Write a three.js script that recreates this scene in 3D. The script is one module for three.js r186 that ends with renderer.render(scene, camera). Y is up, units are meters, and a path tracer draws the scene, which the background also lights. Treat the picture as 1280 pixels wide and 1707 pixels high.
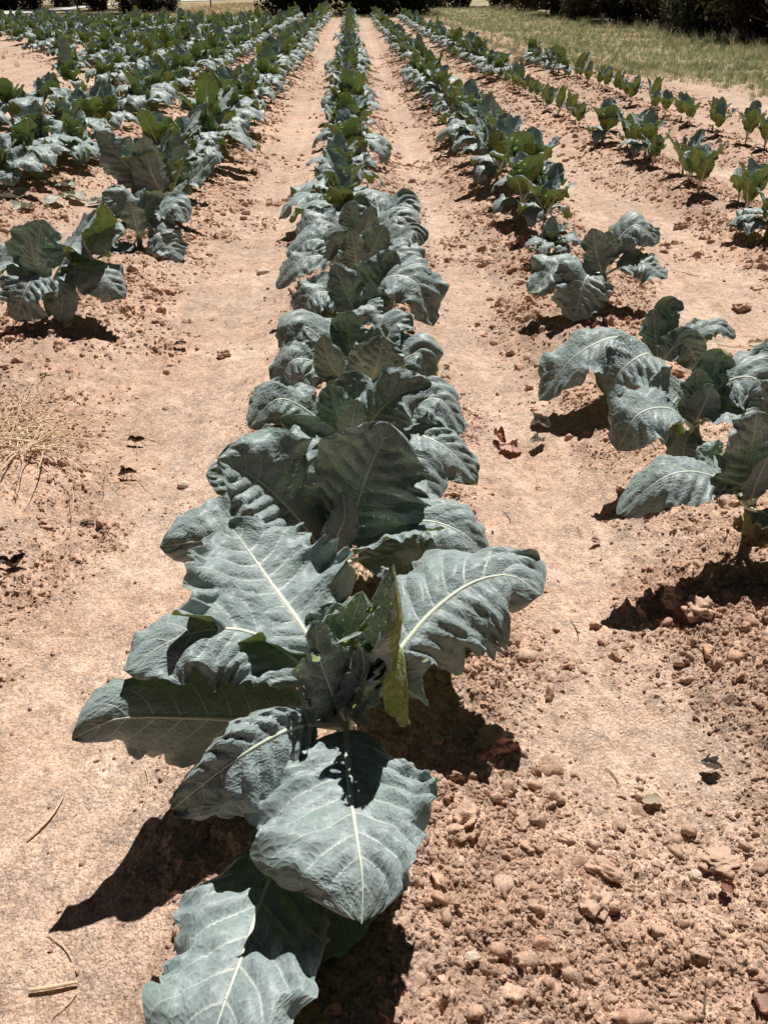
import * as THREE from 'three';
import { mergeGeometries, mergeVertices } from 'three/addons/utils/BufferGeometryUtils.js';

// ---------------------------------------------------------------- camera, sky, sun, exposure
const scene = new THREE.Scene();
const EYE = 1.05, F = 1420, PITCH = 31.66 * Math.PI / 180, YAW = 1.89 * Math.PI / 180;
const camera = new THREE.PerspectiveCamera(2 * Math.atan(853.5 / F) * 180 / Math.PI, 767 / 1024, 0.05, 600);
camera.rotation.order = 'YXZ';
camera.position.set(0, EYE, 0);
camera.rotation.set(-PITCH, -YAW, 0);
scene.add(camera);
camera.updateMatrixWorld(true);

const renderer = new THREE.WebGLRenderer({ antialias: true });
renderer.toneMapping = THREE.LinearToneMapping;
renderer.toneMappingExposure = 1.22;
renderer.shadowMap.enabled = true;

const SUN = new THREE.Vector3(0.17, 1, -0.56).normalize();
{ // a deep clear sky, a little paler to the horizon
  const W = 256, H = 128, d = new Float32Array(W * H * 4);
  for (let j = 0; j < H; j++) for (let i = 0; i < W; i++) {
    const el = ((j + 0.5) / H - 0.5) * Math.PI, az = ((i + 0.5) / W - 0.5) * 2 * Math.PI;
    const x = Math.cos(el) * Math.cos(az), y = Math.sin(el), z = Math.cos(el) * Math.sin(az);
    const c = x * SUN.x + y * SUN.y + z * SUN.z, k = (j * W + i) * 4;
    const low = Math.exp(-Math.max(0, y) * 4), phase = 0.75 * (1 + c * c) * 0.7 + 0.3, aur = 0.8 * Math.pow(Math.max(0, c), 24);
    if (y < 0) { d[k] = 0.18; d[k + 1] = 0.16; d[k + 2] = 0.13; } else {
      d[k] = 0.4 * ((0.16 + 0.40 * low) * phase + aur); d[k + 1] = 0.4 * ((0.27 + 0.42 * low) * phase + aur); d[k + 2] = 0.4 * ((0.50 + 0.36 * low) * phase + aur * 0.95);
    }
    d[k + 3] = 1;
  }
  const t = new THREE.DataTexture(d, W, H, THREE.RGBAFormat, THREE.FloatType);
  t.mapping = THREE.EquirectangularReflectionMapping; t.magFilter = THREE.LinearFilter; t.needsUpdate = true;
  scene.background = t; scene.environment = t;
  scene.environmentIntensity = 0.1; scene.backgroundIntensity = 0.1;
}
const sun = new THREE.DirectionalLight(new THREE.Color().setRGB(1, 0.95, 0.88), 4.9);
sun.position.copy(SUN).multiplyScalar(60); sun.castShadow = true;
sun.shadow.mapSize.set(4096, 4096);
Object.assign(sun.shadow.camera, { left: -30, right: 30, top: 40, bottom: -40, near: 1, far: 160 });
sun.target.position.set(0, 0, -12); sun.position.add(sun.target.position);
scene.add(sun, sun.target);

// ---------------------------------------------------------------- helpers
const rngOf = (s) => () => { s |= 0; s = s + 0x6D2B79F5 | 0; let t = Math.imul(s ^ s >>> 15, 1 | s); t = t + Math.imul(t ^ t >>> 7, 61 | t) ^ t; return ((t ^ t >>> 14) >>> 0) / 4294967296; };
const h2 = (x, y, s = 0) => { let h = Math.imul(x | 0, 374761393) + Math.imul(y | 0, 668265263) + Math.imul(s | 0, 1274126177) | 0; h = Math.imul(h ^ h >>> 13, 1274126177); h = Math.imul(h ^ h >>> 16, 2246822519); return ((h ^ h >>> 13) >>> 0) / 4294967296; };
const sm = (a, b, x) => { const t = Math.min(1, Math.max(0, (x - a) / (b - a))); return t * t * (3 - 2 * t); };
const lerp = (a, b, t) => a + (b - a) * t;
const vn = (x, y, s = 0) => { const i = Math.floor(x), j = Math.floor(y), u = x - i, v = y - j, a = u * u * (3 - 2 * u), b = v * v * (3 - 2 * v); return lerp(lerp(h2(i, j, s), h2(i + 1, j, s), a), lerp(h2(i, j + 1, s), h2(i + 1, j + 1, s), a), b) * 2 - 1; };
const fbm = (x, y, n, s = 0) => { let a = 0.5, r = 0; for (let k = 0; k < n; k++) { r += a * vn(x, y, s + k * 17); x = x * 2.03 + 3.1; y = y * 2.03 + 1.7; a *= 0.5; } return r; };
// domes of clods: the highest of the round lumps near (x, y); cells of size 1
const domes = (x, y, s, few = 1) => {
  const i = Math.floor(x), j = Math.floor(y); let m = 0;
  for (let a = -1; a < 2; a++) for (let b = -1; b < 2; b++) {
    const r0 = h2(i + a, j + b, s + 3); if (r0 > few) continue;
    const dx = i + a + h2(i + a, j + b, s) - x, dy = j + b + h2(i + a, j + b, s + 1) - y, r = 0.3 + 0.42 * h2(i + a, j + b, s + 2), q = 1 - (dx * dx + dy * dy) / (r * r);
    if (q > 0) m = Math.max(m, Math.sqrt(q) * r);
  }
  return m;
};
// broken crumbs: domes bent out of round and worn unevenly
const crumb = (x, y, s, few) => { const a = x + 0.5 * vn(x * 1.7, y * 1.7, s + 9) + 0.22 * vn(x * 4.3, y * 4.3, s + 10), b = y + 0.5 * vn(x * 1.7, y * 1.7, s + 11) + 0.22 * vn(x * 4.3, y * 4.3, s + 12); return domes(a, b * 1.15, s, few) * (0.85 + 0.35 * vn(x * 2.9, y * 2.9, s + 13)); };
// distance to the second nearest minus the nearest point: 0 on the borders of cells; wraps when per > 0
const cells = (x, y, s, per = 0) => {
  const i = Math.floor(x), j = Math.floor(y); let f1 = 9, f2 = 9, id = 0;
  for (let a = -1; a < 2; a++) for (let b = -1; b < 2; b++) {
    let ci = i + a, cj = j + b; if (per) { ci = ((ci % per) + per) % per; cj = ((cj % per) + per) % per; }
    const dx = i + a + h2(ci, cj, s) - x, dy = j + b + h2(ci, cj, s + 1) - y, q = Math.hypot(dx, dy);
    if (q < f1) { f2 = f1; f1 = q; id = h2(ci, cj, s + 5); } else if (q < f2) f2 = q;
  }
  return [f1, f2 - f1, id];
};
const V = (x, y, z) => new THREE.Vector3(x, y, z);
const taken = {};
const numbered = (n) => { const k = taken[n] = (taken[n] ?? -1) + 1; return k ? n + '_' + String(k).padStart(3, '0') : n; };
function thing(name, label, category, at, group) {
  const o = new THREE.Group(); o.name = numbered(name); o.position.copy(at); o.userData = { label, category };
  if (group) o.userData.group = group;
  scene.add(o); return o;
}
function mesh(name, g, m, parent = scene) {
  const o = new THREE.Mesh(g, m); o.name = parent === scene ? numbered(name) : name; o.castShadow = o.receiveShadow = true; parent.add(o); return o;
}
function tag(o, label, category, group, kind) { Object.assign(o.userData, label && { label }, category && { category }, group && { group }, kind && { kind }); return o; }

// ---------------------------------------------------------------- the ground and its relief
const K = EYE / Math.cos(PITCH);                     // a row's x = K times its slope in the photograph
const S = 0.78 * K, XC = -0.046 * K;                 // spacing of the rows, x of the centre row
const rowX = (n, z) => XC + n * S + (n >= 2 ? 0.22 * sm(-9, -4, z) : 0) + 0.02 * vn(z * 0.5, n * 7.3, 5);
const LEFT_START = (n) => [0, 0.5, -2.4, -5.6, -13.4, -16.2, -18, -20, -21.5, -23, -24.5, -26][n];
const FIELD_END = -32;
function rowDist(x, z) { const n = Math.round((x - XC) / S); return [Math.abs(x - rowX(n, z)), n, x - rowX(n, z)]; }
const inField = (x, z) => { const n = (x - XC) / S; if (n > 3.5 || n < -11.4) return sm(4.3, 3.5, n) * (n > 0 ? 1 : 0); const end = n > -2.6 ? -38 : FIELD_END; return sm(end - 1.5, end, z) * (n < -3.4 ? sm(-13 - (-n - 4) * 1.9, -14.5 - (-n - 4) * 1.9, z) : 1); };
function baseHeight(x, z) {
  const [d, , sd] = rowDist(x, z), f = inField(x, z);
  const ridge = 0.5 + 0.5 * Math.cos(Math.min(1, Math.abs(d) / 0.47) * Math.PI);
  return (0.085 * ridge - 0.045) * f + 0.02 * fbm(x * 1.1, z * 1.1, 2, 40) * f + (1 - f) * 0.02 * fbm(x * 0.5, z * 0.5, 2, 41);
}
function cloddy(x, z) {                               // 1 on the broken soil of the ridges, 0 on the trodden paths
  const [d, n, sd] = rowDist(x, z), w = 0.09 * fbm(x * 3.1, z * 3.1, 3, 60) * 2;
  const wide = n === 0 ? (sd < 0 ? -0.13 : 0.05) : n === 1 ? (sd < 0 ? 0.03 : -0.02) : 0.05;
  let c = sm(0.40 + wide, 0.21 + wide, d + w);
  c = Math.max(c, 0.5 * sm(0.2, 0.45, fbm(x * 2.3 + 9, z * 2.3, 3, 63))); c *= 0.55 + 0.45 * sm(-0.25, 0.2, fbm(x * 6, z * 6, 2, 64));
  const near = sm(-1.0, -0.6, z) * sm(0.02, 0.2, x); c = Math.max(c, near * 0.75 * sm(0.55, 0.3, Math.abs(x - 0.28)));
  return c * inField(x, z);
}
function height(x, z, dist) {
  let y = baseHeight(x, z);
  const c = cloddy(x, z), wx = x + 0.02 * vn(x * 9, z * 9, 70), wz = z + 0.02 * vn(x * 9, z * 9, 71), f = inField(x, z);
  if (dist < 26 && f > 0.01) {
    const k = (0.06 + 0.94 * c) * f;
    y += k * 0.015 * crumb(wx / 0.085, wz / 0.085, 80, 0.5);
    y += k * 0.019 * crumb(wx / 0.042, wz / 0.042, 84, 0.75);
    if (dist < 12) y += k * 0.0085 * crumb(wx / 0.021, wz / 0.021, 88, 0.85);
    if (dist < 4) y += k * 0.0042 * crumb(wx / 0.011, wz / 0.011, 92, 0.9) + 0.0016 * fbm(x * 90, z * 90, 2, 95) * (0.3 + 0.7 * c) + k * 0.006 * fbm(x * 46, z * 46, 3, 96);
    y += (1 - c * 0.7) * f * (0.022 * fbm(x * 5 + 0.6 * vn(z * 2, 1, 120), z * 2.2, 3, 121) + 0.006 * fbm(x * 14 + z * 6, z * 9, 3, 97) + 0.0035 * sm(0.1, 0.5, vn(x * 40 + 2 * vn(z * 6, x * 6, 122), z * 17, 98)) * sm(0, .3, vn(x * 4, z * 4, 99)) - 0.004 * sm(0.06, 0.0, cells(x * 11 + 0.3 * vn(x * 30, z * 30, 123), z * 8, 124)[1]) * sm(-0.05, 0.25, vn(x * 2.6, z * 2.6, 125)));
  }
  return y;
}
// pixel of the photograph (1280 x 1707) -> ray, point on the ground, point at a given z
const ray = (x, y) => V((x - 640) / F, -(y - 853.5) / F, -1).applyQuaternion(camera.quaternion);
function groundAt(x, y, lift = 0) {
  const r = ray(x, y); let t = EYE / -r.y;
  for (let k = 0; k < 12; k++) t = (EYE - baseHeight(r.x * t, r.z * t) - lift) / -r.y;
  return V(r.x * t, EYE + r.y * t, r.z * t);
}
const atZ = (x, y, z) => { const r = ray(x, y), t = z / r.z; return V(r.x * t, EYE + r.y * t, z); };

function canvasTex(N, fn, srgb, rep) { // fn(u, v) -> [r, g, b, a] in 0..1 display values
  const d = new Uint8Array(N * N * 4);
  for (let j = 0; j < N; j++) for (let i = 0; i < N; i++) { const c = fn((i + 0.5) / N, (j + 0.5) / N), k = (j * N + i) * 4; d[k] = c[0] * 255; d[k + 1] = c[1] * 255; d[k + 2] = c[2] * 255; d[k + 3] = (c[3] ?? 1) * 255; }
  const t = new THREE.DataTexture(d, N, N); t.magFilter = THREE.LinearFilter; t.minFilter = THREE.LinearMipmapLinearFilter; t.generateMipmaps = true;
  t.wrapS = t.wrapT = rep ? THREE.RepeatWrapping : THREE.ClampToEdgeWrapping; if (srgb) t.colorSpace = THREE.SRGBColorSpace; t.needsUpdate = true; return t;
}
const wrapN = (u, v, n, s) => { const x = u * n, y = v * n, i = Math.floor(x), j = Math.floor(y), a0 = x - i, b0 = y - j, a = a0 * a0 * (3 - 2 * a0), b = b0 * b0 * (3 - 2 * b0), w = (p) => ((p % n) + n) % n; return lerp(lerp(h2(w(i), w(j), s), h2(w(i + 1), w(j), s), a), lerp(h2(w(i), w(j + 1), s), h2(w(i + 1), w(j + 1), s), a), b); };
const soilColor = canvasTex(512, (u, v) => {
  const g = 0.62 + 0.14 * (wrapN(u, v, 9, 1) - .5) + 0.16 * (wrapN(u, v, 31, 2) - .5) + 0.2 * (wrapN(u, v, 97, 3) - .5) + 0.26 * (wrapN(u, v, 220, 4) - .5), r = 0.05 * (wrapN(u, v, 23, 5) - .5);
  const q = Math.min(1, Math.max(0, g + 0.22)); return [q, Math.min(1, q * (1 - r * .6)), Math.min(1, q * (1 - r * 1.4))];
}, true, true);
const soilBump = canvasTex(512, (u, v) => {
  const a = cells(u * 60, v * 60, 11, 60), b = cells(u * 150, v * 150, 12, 150), g = 0.45 * (1 - Math.min(1, a[0] * 1.3)) + 0.3 * (1 - Math.min(1, b[0] * 1.3)) + 0.25 * wrapN(u, v, 200, 13); return [g, g, g];
}, false, true);
const soilMat = new THREE.MeshStandardMaterial({ name: 'soil', vertexColors: true, roughness: 0.97, map: soilColor, bumpMap: soilBump, bumpScale: 0.0035 });
soilMat.map.repeat.set(1 / 0.42, 1 / 0.42); soilMat.bumpMap.repeat.set(1 / 0.42, 1 / 0.42);

{ // one sheet out to the horizon: fine where the view is, coarse elsewhere
  const rs = [0.02]; for (let r = 0.3; r < 0.46; r += 0.02) rs.push(r);
  for (let r = 0.46; r < 9; r *= 1.0051) rs.push(r);
  for (let r = 9; r < 34; r *= 1.009) rs.push(r);
  for (let r = 34; r < 480; r *= 1.05) rs.push(r);
  const an = []; for (let a = -180; a < -42; a += 4) an.push(a); for (let a = -42; a < 46; a += 0.16) an.push(a); for (let a = 46; a <= 180.01; a += 4) an.push(Math.min(180, a));
  if (an[an.length - 1] < 180) an.push(180);
  const n = an.length, p = new Float32Array(rs.length * n * 3), uv = new Float32Array(rs.length * n * 2), col = new Float32Array(rs.length * n * 3), idx = [];
  let k = 0;
  rs.forEach((r, j) => an.forEach((a, i) => {
    const q = a * Math.PI / 180 , x = r * Math.sin(q), z = -r * Math.cos(q), v = k++;
    p[v * 3] = x; p[v * 3 + 1] = height(x, z, r); p[v * 3 + 2] = z; uv[v * 2] = x; uv[v * 2 + 1] = z;
    const f = inField(x, z), c = cloddy(x, z), m = 1 + 0.24 * fbm(x * 2.1, z * 2.1, 3, 110) + 0.16 * fbm(x * 0.7, z * 0.5, 2, 113) + 0.1 * fbm(x * 11, z * 11, 2, 111), red = 0.5 + 0.5 * fbm(x * 5, z * 5, 3, 112) * 1.6;
    let R = lerp(0.75, 0.70, c), G = lerp(0.54, 0.468, c), B = lerp(0.42, 0.352, c);
    G *= lerp(1.05, 0.94, red); B *= lerp(1.07, 0.9, red);
    const dry = vn(x * 0.9, z * 0.9, 115) * 0.5 + 0.5, right = sm(-0.1, 0.9, x - (2.65 + 0.3 * vn(z * 0.7, 3, 300) + 1.35 * sm(-16, -11, z) + 2.4 * sm(-12, -7, z))), beyond = sm(-27, -30, z) ;
    const gr = (1 - f) * Math.max(right * 0.8, beyond);
    R = lerp(R, lerp(0.42, 0.6, dry), gr); G = lerp(G, lerp(0.36, 0.46, dry), gr); B = lerp(B, lerp(0.2, 0.29, dry), gr);
    col[v * 3] = R * m; col[v * 3 + 1] = G * m; col[v * 3 + 2] = B * m;
    if (i && j) { const b = v - n - 1; idx.push(b, b + 1, v, b, v, v - 1); }
  }));
  const g = new THREE.BufferGeometry();
  g.setAttribute('position', new THREE.BufferAttribute(p, 3)); g.setAttribute('uv', new THREE.BufferAttribute(uv, 2)); g.setAttribute('color', new THREE.BufferAttribute(col, 3)); g.setIndex(idx); g.computeVertexNormals();
  const nn = g.attributes.normal; let upside = 0; for (let i = 0; i < 400; i++) upside += nn.getY(i * 100); if (upside < 0) { for (let i = 0; i < idx.length; i += 3) { const t = idx[i]; idx[i] = idx[i + 1]; idx[i + 1] = t; } g.setIndex(idx); g.computeVertexNormals(); }
  tag(mesh('ground', g, soilMat), null, null, null, 'structure');
  console.log('ground triangles', idx.length / 3);
}

// a lump of soil or a stone
function lump(seed, detail, rough, flat = 0.75) {
  const g = new THREE.IcosahedronGeometry(1, detail), p = g.attributes.position;
  for (let i = 0; i < p.count; i++) {
    const x = p.getX(i), y = p.getY(i), z = p.getZ(i);
    const k = 1 + rough * (0.6 * vn(x * 1.3 + seed * 7.7 + y * 0.9, z * 1.3 + y * 1.1, 130) + 0.55 * vn(x * 2.7 + y * 2.1, z * 2.7 - y * 1.9 + seed * 3.1, 131) + 0.38 * vn(x * 5 + y * 5, z * 5 + seed - y * 4, 132) + (detail > 2 ? 0.22 * vn(x * 11 + y * 9, z * 11 + seed - y * 10, 133) + 0.1 * vn(x * 23 + y * 19, z * 23 - y * 21, 134) : 0));
    p.setXYZ(i, x * k, y * k * flat, z * k);
  }
  g.deleteAttribute('normal'); g.deleteAttribute('uv'); const w = mergeVertices(g, 1e-4), wp = w.attributes.position, wu = new Float32Array(wp.count * 2);
  for (let i = 0; i < wp.count; i++) { wu[i * 2] = wp.getX(i) * 0.05 + wp.getY(i) * .03; wu[i * 2 + 1] = wp.getZ(i) * 0.05 - wp.getY(i) * .02; }
  w.setAttribute('uv', new THREE.BufferAttribute(wu, 2)); w.computeVertexNormals();
  return w;
}
const clodMat = new THREE.MeshStandardMaterial({ name: 'clod', roughness: 0.98, map: soilColor, bumpMap: soilBump, bumpScale: 0.0007 });
const M4 = new THREE.Matrix4(), Q = new THREE.Quaternion(), E = new THREE.Euler(), C = new THREE.Color();
function scatterClods() {
  const R = rngOf(77), kinds = [0, 1, 2, 3].map(() => []);
  const drop = (x, z, r) => kinds[Math.floor(R() * 4)].push([x, height(x, z, Math.hypot(x, z)) - r * (0.3 * R() - 0.03), z, r]);
  const band = (n, z0, z1, r0, r1, pw, bare) => {
    for (let k = 0, tries = 0; k < n && tries < n * 20; tries++) {
      const z = -(z0 * Math.pow(z1 / z0, Math.sqrt(R() * 0.999 + 0.001))), hw = 0.24 + 0.48 * -z, x = (R() * 2 - 1) * hw + 0.03 * -z;
      const c = cloddy(x, z); if (R() > Math.max(c * (0.35 + 0.65 * sm(-0.2, 0.25, fbm(x * 4, z * 4, 2, 140))), bare)) continue;
      drop(x, z, r0 * Math.pow(r1 / r0, Math.pow(R(), pw))); k++;
    }
  };
  band(52000, 0.42, 2.4, 0.0009, 0.0046, 2.2, 0.010);
  band(1500, 0.42, 2.4, 0.004, 0.015, 2.4, 0.0005);
  band(36000, 2.2, 6.5, 0.0024, 0.0085, 1.8, 0.012);
  band(3000, 2.2, 7, 0.008, 0.022, 2.0, 0.001);
  band(26000, 6, 18, 0.005, 0.02, 1.8, 0.01);
  const o = new THREE.Group(); o.name = 'soil_clods'; o.userData = { kind: 'stuff', label: 'loose crumbs and clods of reddish soil strewn along the rows' }; scene.add(o);
  kinds.forEach((list, i) => {
    const im = new THREE.InstancedMesh(lump(i + 1, 2, 0.85, 0.66), clodMat, list.length); im.name = 'clods';
    list.forEach(([x, y, z, r], k) => {
      E.set(R() * 6.3, R() * 6.3, R() * 6.3); M4.compose(V(x, y, z), Q.setFromEuler(E), V(r * (0.8 + R() * 0.5), r * (0.75 + R() * 0.3), r * (0.8 + R() * 0.5))); im.setMatrixAt(k, M4);
      const b = 0.86 + R() * 0.28, w = R(); im.setColorAt(k, C.setRGB(0.76 * b, lerp(0.47, 0.54, w) * b, lerp(0.34, 0.41, w) * b));
    });
    im.castShadow = im.receiveShadow = true; im.userData.kind = 'stuff'; o.add(im);
  });
}
scatterClods();

// ---------------------------------------------------------------- collard leaves
// where a point of the blade lies between two side veins: s along (0..1), q across (-1..1)
const veinCoord = (s, q) => { const a = Math.abs(q), side = q < 0 ? 1 : 2; return (s - 0.20 * Math.pow(a, 1.2) - 0.02 * side + 0.035 * vn(s * 5, side * 9.1, 150) * (0.4 + a)) / 0.105; };
const cellAt = (s, q, n, seed) => cells(s * n + 0.35 * vn(s * 9, q * 7, 151), q * n * 0.36 + 0.35 * vn(s * 9 + 4, q * 7, 152) - Math.abs(q) * n * 0.1 , seed);
function leafMaps(holes) {
  const N = 1024, vein = new Float32Array(N * N), puff = new Float32Array(N * N), alpha = new Float32Array(N * N), mot = new Float32Array(N * N);
  for (let j = 0; j < N; j++) for (let i = 0; i < N; i++) {
    const s = (i + 0.5) / N, q = ((j + 0.5) / N) * 2 - 1, a = Math.abs(q), k = j * N + i;
    const mid = sm(1.25, 0.6, a / (0.046 * (1.1 - s)));
    const c = veinCoord(s, q), fr = Math.abs(c - Math.round(c)), lat = c > -0.3 ? sm(1.3, 0.3, fr / (0.055 * (1.05 - 0.75 * a))) : 0;
    const e1 = cellAt(s, q, 17, 160), e2 = cellAt(s, q, 46, 165);
    const ter = sm(0.09, 0.02, e1[1]), net = sm(0.12, 0.03, e2[1]);
    vein[k] = Math.max(mid, 0.5 * lat * (1 - 0.4 * a), 0.17 * ter, 0.10 * net);
    const big = Math.pow(Math.abs(Math.sin(Math.PI * c)), 0.6);
    puff[k] = Math.min(1, 0.1 + 0.42 * big + 0.33 * sm(0, 0.75, e1[1]) + 0.2 * sm(0, 0.7, e2[1]) - 0.3 * mid);
    mot[k] = 0.5 * fbm(s * 6, q * 5, 4, 170) + 0.35 * fbm(s * 40, q * 30, 2, 171);
    let h = 1; if (holes) { const w = fbm(s * 14 + 2, q * 9, 3, 175) + 0.35 * sm(0.6, 1, a); if (w > 0.50 && a > 0.1) h = 0; const e = cells(s * 26, q * 11, 178); if (e[2] > 0.93 && e[0] < 0.22 && a > 0.1) h = 0; }
    alpha[k] = h;
  }
  const at = (u, v) => Math.floor(v * N) * N + Math.floor(u * N), mixc = (A, B, t) => A.map((x, i) => x + (B[i] - x) * t), disp = (c) => c.map((x) => Math.min(1, Math.pow(Math.max(0, x), 1 / 2.2)));
  const top = canvasTex(N, (u, v) => { const k = at(u, v), m = 1 + 0.42 * mot[k], gr = sm(-0.05, 0.35, fbm(u * 4 + 7, v * 3, 3, 180)); return [...disp(mixc([lerp(0.335, 0.30, gr) * m, lerp(0.425, 0.415, gr) * m, lerp(0.44, 0.39, gr) * m], [0.95, 0.97, 0.90], vein[k])), alpha[k]]; }, true);
  const low = canvasTex(N, (u, v) => { const k = at(u, v), m = 1 + 0.5 * mot[k]; return [...disp(mixc([0.33 * m, 0.44 * m, 0.13 * m], [0.72, 0.86, 0.36], vein[k])), alpha[k]]; }, true);
  const bump = canvasTex(N, (u, v) => { const k = at(u, v), g = puff[k]; return [g, g, g]; });
  return { top, low, bump };
}
function leafMats(maps, holes) {
  const cut = holes ? { alphaTest: 0.5 } : {};
  return [
    new THREE.MeshPhysicalMaterial({ name: 'leaf_face', map: maps.top, bumpMap: maps.bump, bumpScale: 0.003, roughness: 1, transmission: 0.3, thickness: 0, clearcoat: 0.6, clearcoatRoughness: 0.43, sheen: 0.4, sheenColor: new THREE.Color(0.85, 0.95, 1), sheenRoughness: 0.5, specularIntensity: 0.5, side: THREE.DoubleSide, ...cut }),
    new THREE.MeshPhysicalMaterial({ name: 'leaf_back', map: maps.low, bumpMap: maps.bump, bumpScale: -0.003, roughness: 1, transmission: 0.45, thickness: 0, specularIntensity: 0.3, side: THREE.DoubleSide, ...cut }),
  ];
}
const LEAF = leafMats(leafMaps(false), false), HOLED = leafMats(leafMaps(true), true);
const ribMat = new THREE.MeshPhysicalMaterial({ name: 'leaf_rib', color: new THREE.Color().setRGB(0.62, 0.69, 0.55), roughness: 0.55, clearcoat: 0.3, clearcoatRoughness: 0.5 });
const stalkMat = new THREE.MeshStandardMaterial({ name: 'stalk', color: new THREE.Color().setRGB(0.27, 0.27, 0.17), roughness: 0.8, map: soilColor });

function frames(pts, M, hint) { // evenly spaced places along a smooth curve with a carried normal
  const cv = new THREE.CatmullRomCurve3(pts, false, 'centripetal'), P = cv.getSpacedPoints(M), T = [], N = [];
  for (let i = 0; i <= M; i++) T.push(P[Math.min(M, i + 1)].clone().sub(P[Math.max(0, i - 1)]).normalize());
  const m = Math.round(M * 0.45), n0 = hint.clone().addScaledVector(T[m], -hint.dot(T[m])).normalize(); N[m] = n0;
  const carry = (n, t) => n.clone().addScaledVector(t, -n.dot(t)).normalize();
  for (let i = m + 1; i <= M; i++) N[i] = carry(N[i - 1], T[i]);
  for (let i = m - 1; i >= 0; i--) N[i] = carry(N[i + 1], T[i]);
  return { P, T, N, len: cv.getLength() };
}
// pts: the midrib from stalk to tip; W: half width of the blade in metres
function leafGeometry(pts, o, nu, nv) {
  const { W, pf = 0.22, hint = V(0, 1, 0), ruffle = 0.2, cup = 0, fold = 0.15, pucker = 0.085, seed = 1, p = 0.85, q: pw = 0.6, lop = 0, curl = 0, tear = 0.12, twist = 0 } = o;
  const M = 60, fr = frames(pts, M, hint), A = [], B = [], UV = [], top = [], low = [], L = fr.len * (1 - pf);
  const v1 = V(), side = V(), nrm = V(), pos = V();
  for (let i = 0; i <= nu; i++) {
    const u = i / nu, f = (pf + (1 - pf) * u) * M, k = Math.min(M - 1, Math.floor(f)), t = f - k;
    const c = fr.P[k].clone().lerp(fr.P[k + 1], t), T = fr.T[k].clone().lerp(fr.T[k + 1], t).normalize();
    nrm.copy(fr.N[k]).lerp(fr.N[k + 1], t).normalize(); side.crossVectors(T, nrm).normalize();
    if (twist) { nrm.applyAxisAngle(T, twist * (u - 0.4)); side.applyAxisAngle(T, twist * (u - 0.4)); }
    const prof = Math.pow(Math.max(0, Math.sin(Math.PI * Math.pow(u, p))), pw);
    for (let j = 0; j <= nv; j++) {
      const q = (j / nv) * 2 - 1, a = Math.abs(q), sd = q < 0 ? 1 : 2;
      let w = W * prof * (1 + lop * q) * (1 + 2 * tear * fbm(u * 7, sd * 13.7 + seed * 5.3, 3, 200) * sm(0.3, 1, a) + tear * 0.6 * vn(u * 30, sd * 3.1 + seed, 201) * sm(0.6, 1, a)) + 0.003;
      // across the blade: bend out along an arc so that the width stays true
      const ang = fold + cup * a + curl * a * a * a, x = q * w, side1 = Math.cos(ang), up1 = Math.sin(ang) * a * w;
      let n = up1;
      n += ruffle * W * Math.pow(a, 2.2) * prof * (Math.sin(u * 17 + seed * 2.1 + sd * 1.9 + 2.5 * vn(u * 3, seed * 4 + sd, 202)) * 0.6 + 0.9 * vn(u * 9 + seed, sd * 7 + seed * 1.7, 203) + 0.35 * vn(u * 26, sd * 7 + seed, 204));
      const vc = veinCoord(u, q);
      n += pucker * W * Math.sqrt(prof) * sm(0, 0.25, a) * (Math.pow(Math.abs(Math.sin(Math.PI * vc)), 0.7) - 0.55) * (1 + 0.6 * vn(vc * 0.9, a * 2 + seed, 207));
      n += pucker * 0.35 * W * prof * vn(u * 16 + seed, q * 6 + seed, 205) * sm(0.05, 0.3, a) + 0.09 * W * vn(u * 3 + seed, q * 1.5, 206) * sm(0, .5, a);
      const rim = sm(0.62, 1, a); n += W * prof * (0.34 * rim * rim * vn(u * 6.5 + seed * 2, sd * 5 + seed, 209) + 0.13 * rim * vn(u * 30 + seed, sd * 5 + seed, 212));
      pos.copy(c).addScaledVector(side, x * side1).addScaledVector(nrm, n);
      pos.addScaledVector(T, 0.10 * a * a * w * (1 - u) - 0.02 * L * a * vn(u * 8, sd + seed, 208));
      A.push(pos.x, pos.y, pos.z); v1.copy(pos).addScaledVector(nrm, -0.0011); B.push(v1.x, v1.y, v1.z); UV.push(u, j / nv);
    }
  }
  const R = nv + 1, n = A.length / 3;
  for (let i = 0; i < nu; i++) for (let j = 0; j < nv; j++) { const b = i * R + j; top.push(b, b + R, b + 1, b + 1, b + R, b + R + 1); low.push(n + b, n + b + 1, n + b + R, n + b + 1, n + b + R + 1, n + b + R); }
  const g = new THREE.BufferGeometry();
  g.setAttribute('position', new THREE.Float32BufferAttribute(A.concat(B), 3)); g.setAttribute('uv', new THREE.Float32BufferAttribute(UV.concat(UV), 2)); g.setIndex(top.concat(low)); g.computeVertexNormals();
  g.addGroup(0, top.length, 0); g.addGroup(top.length, low.length, 1);
  return g;
}
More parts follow.
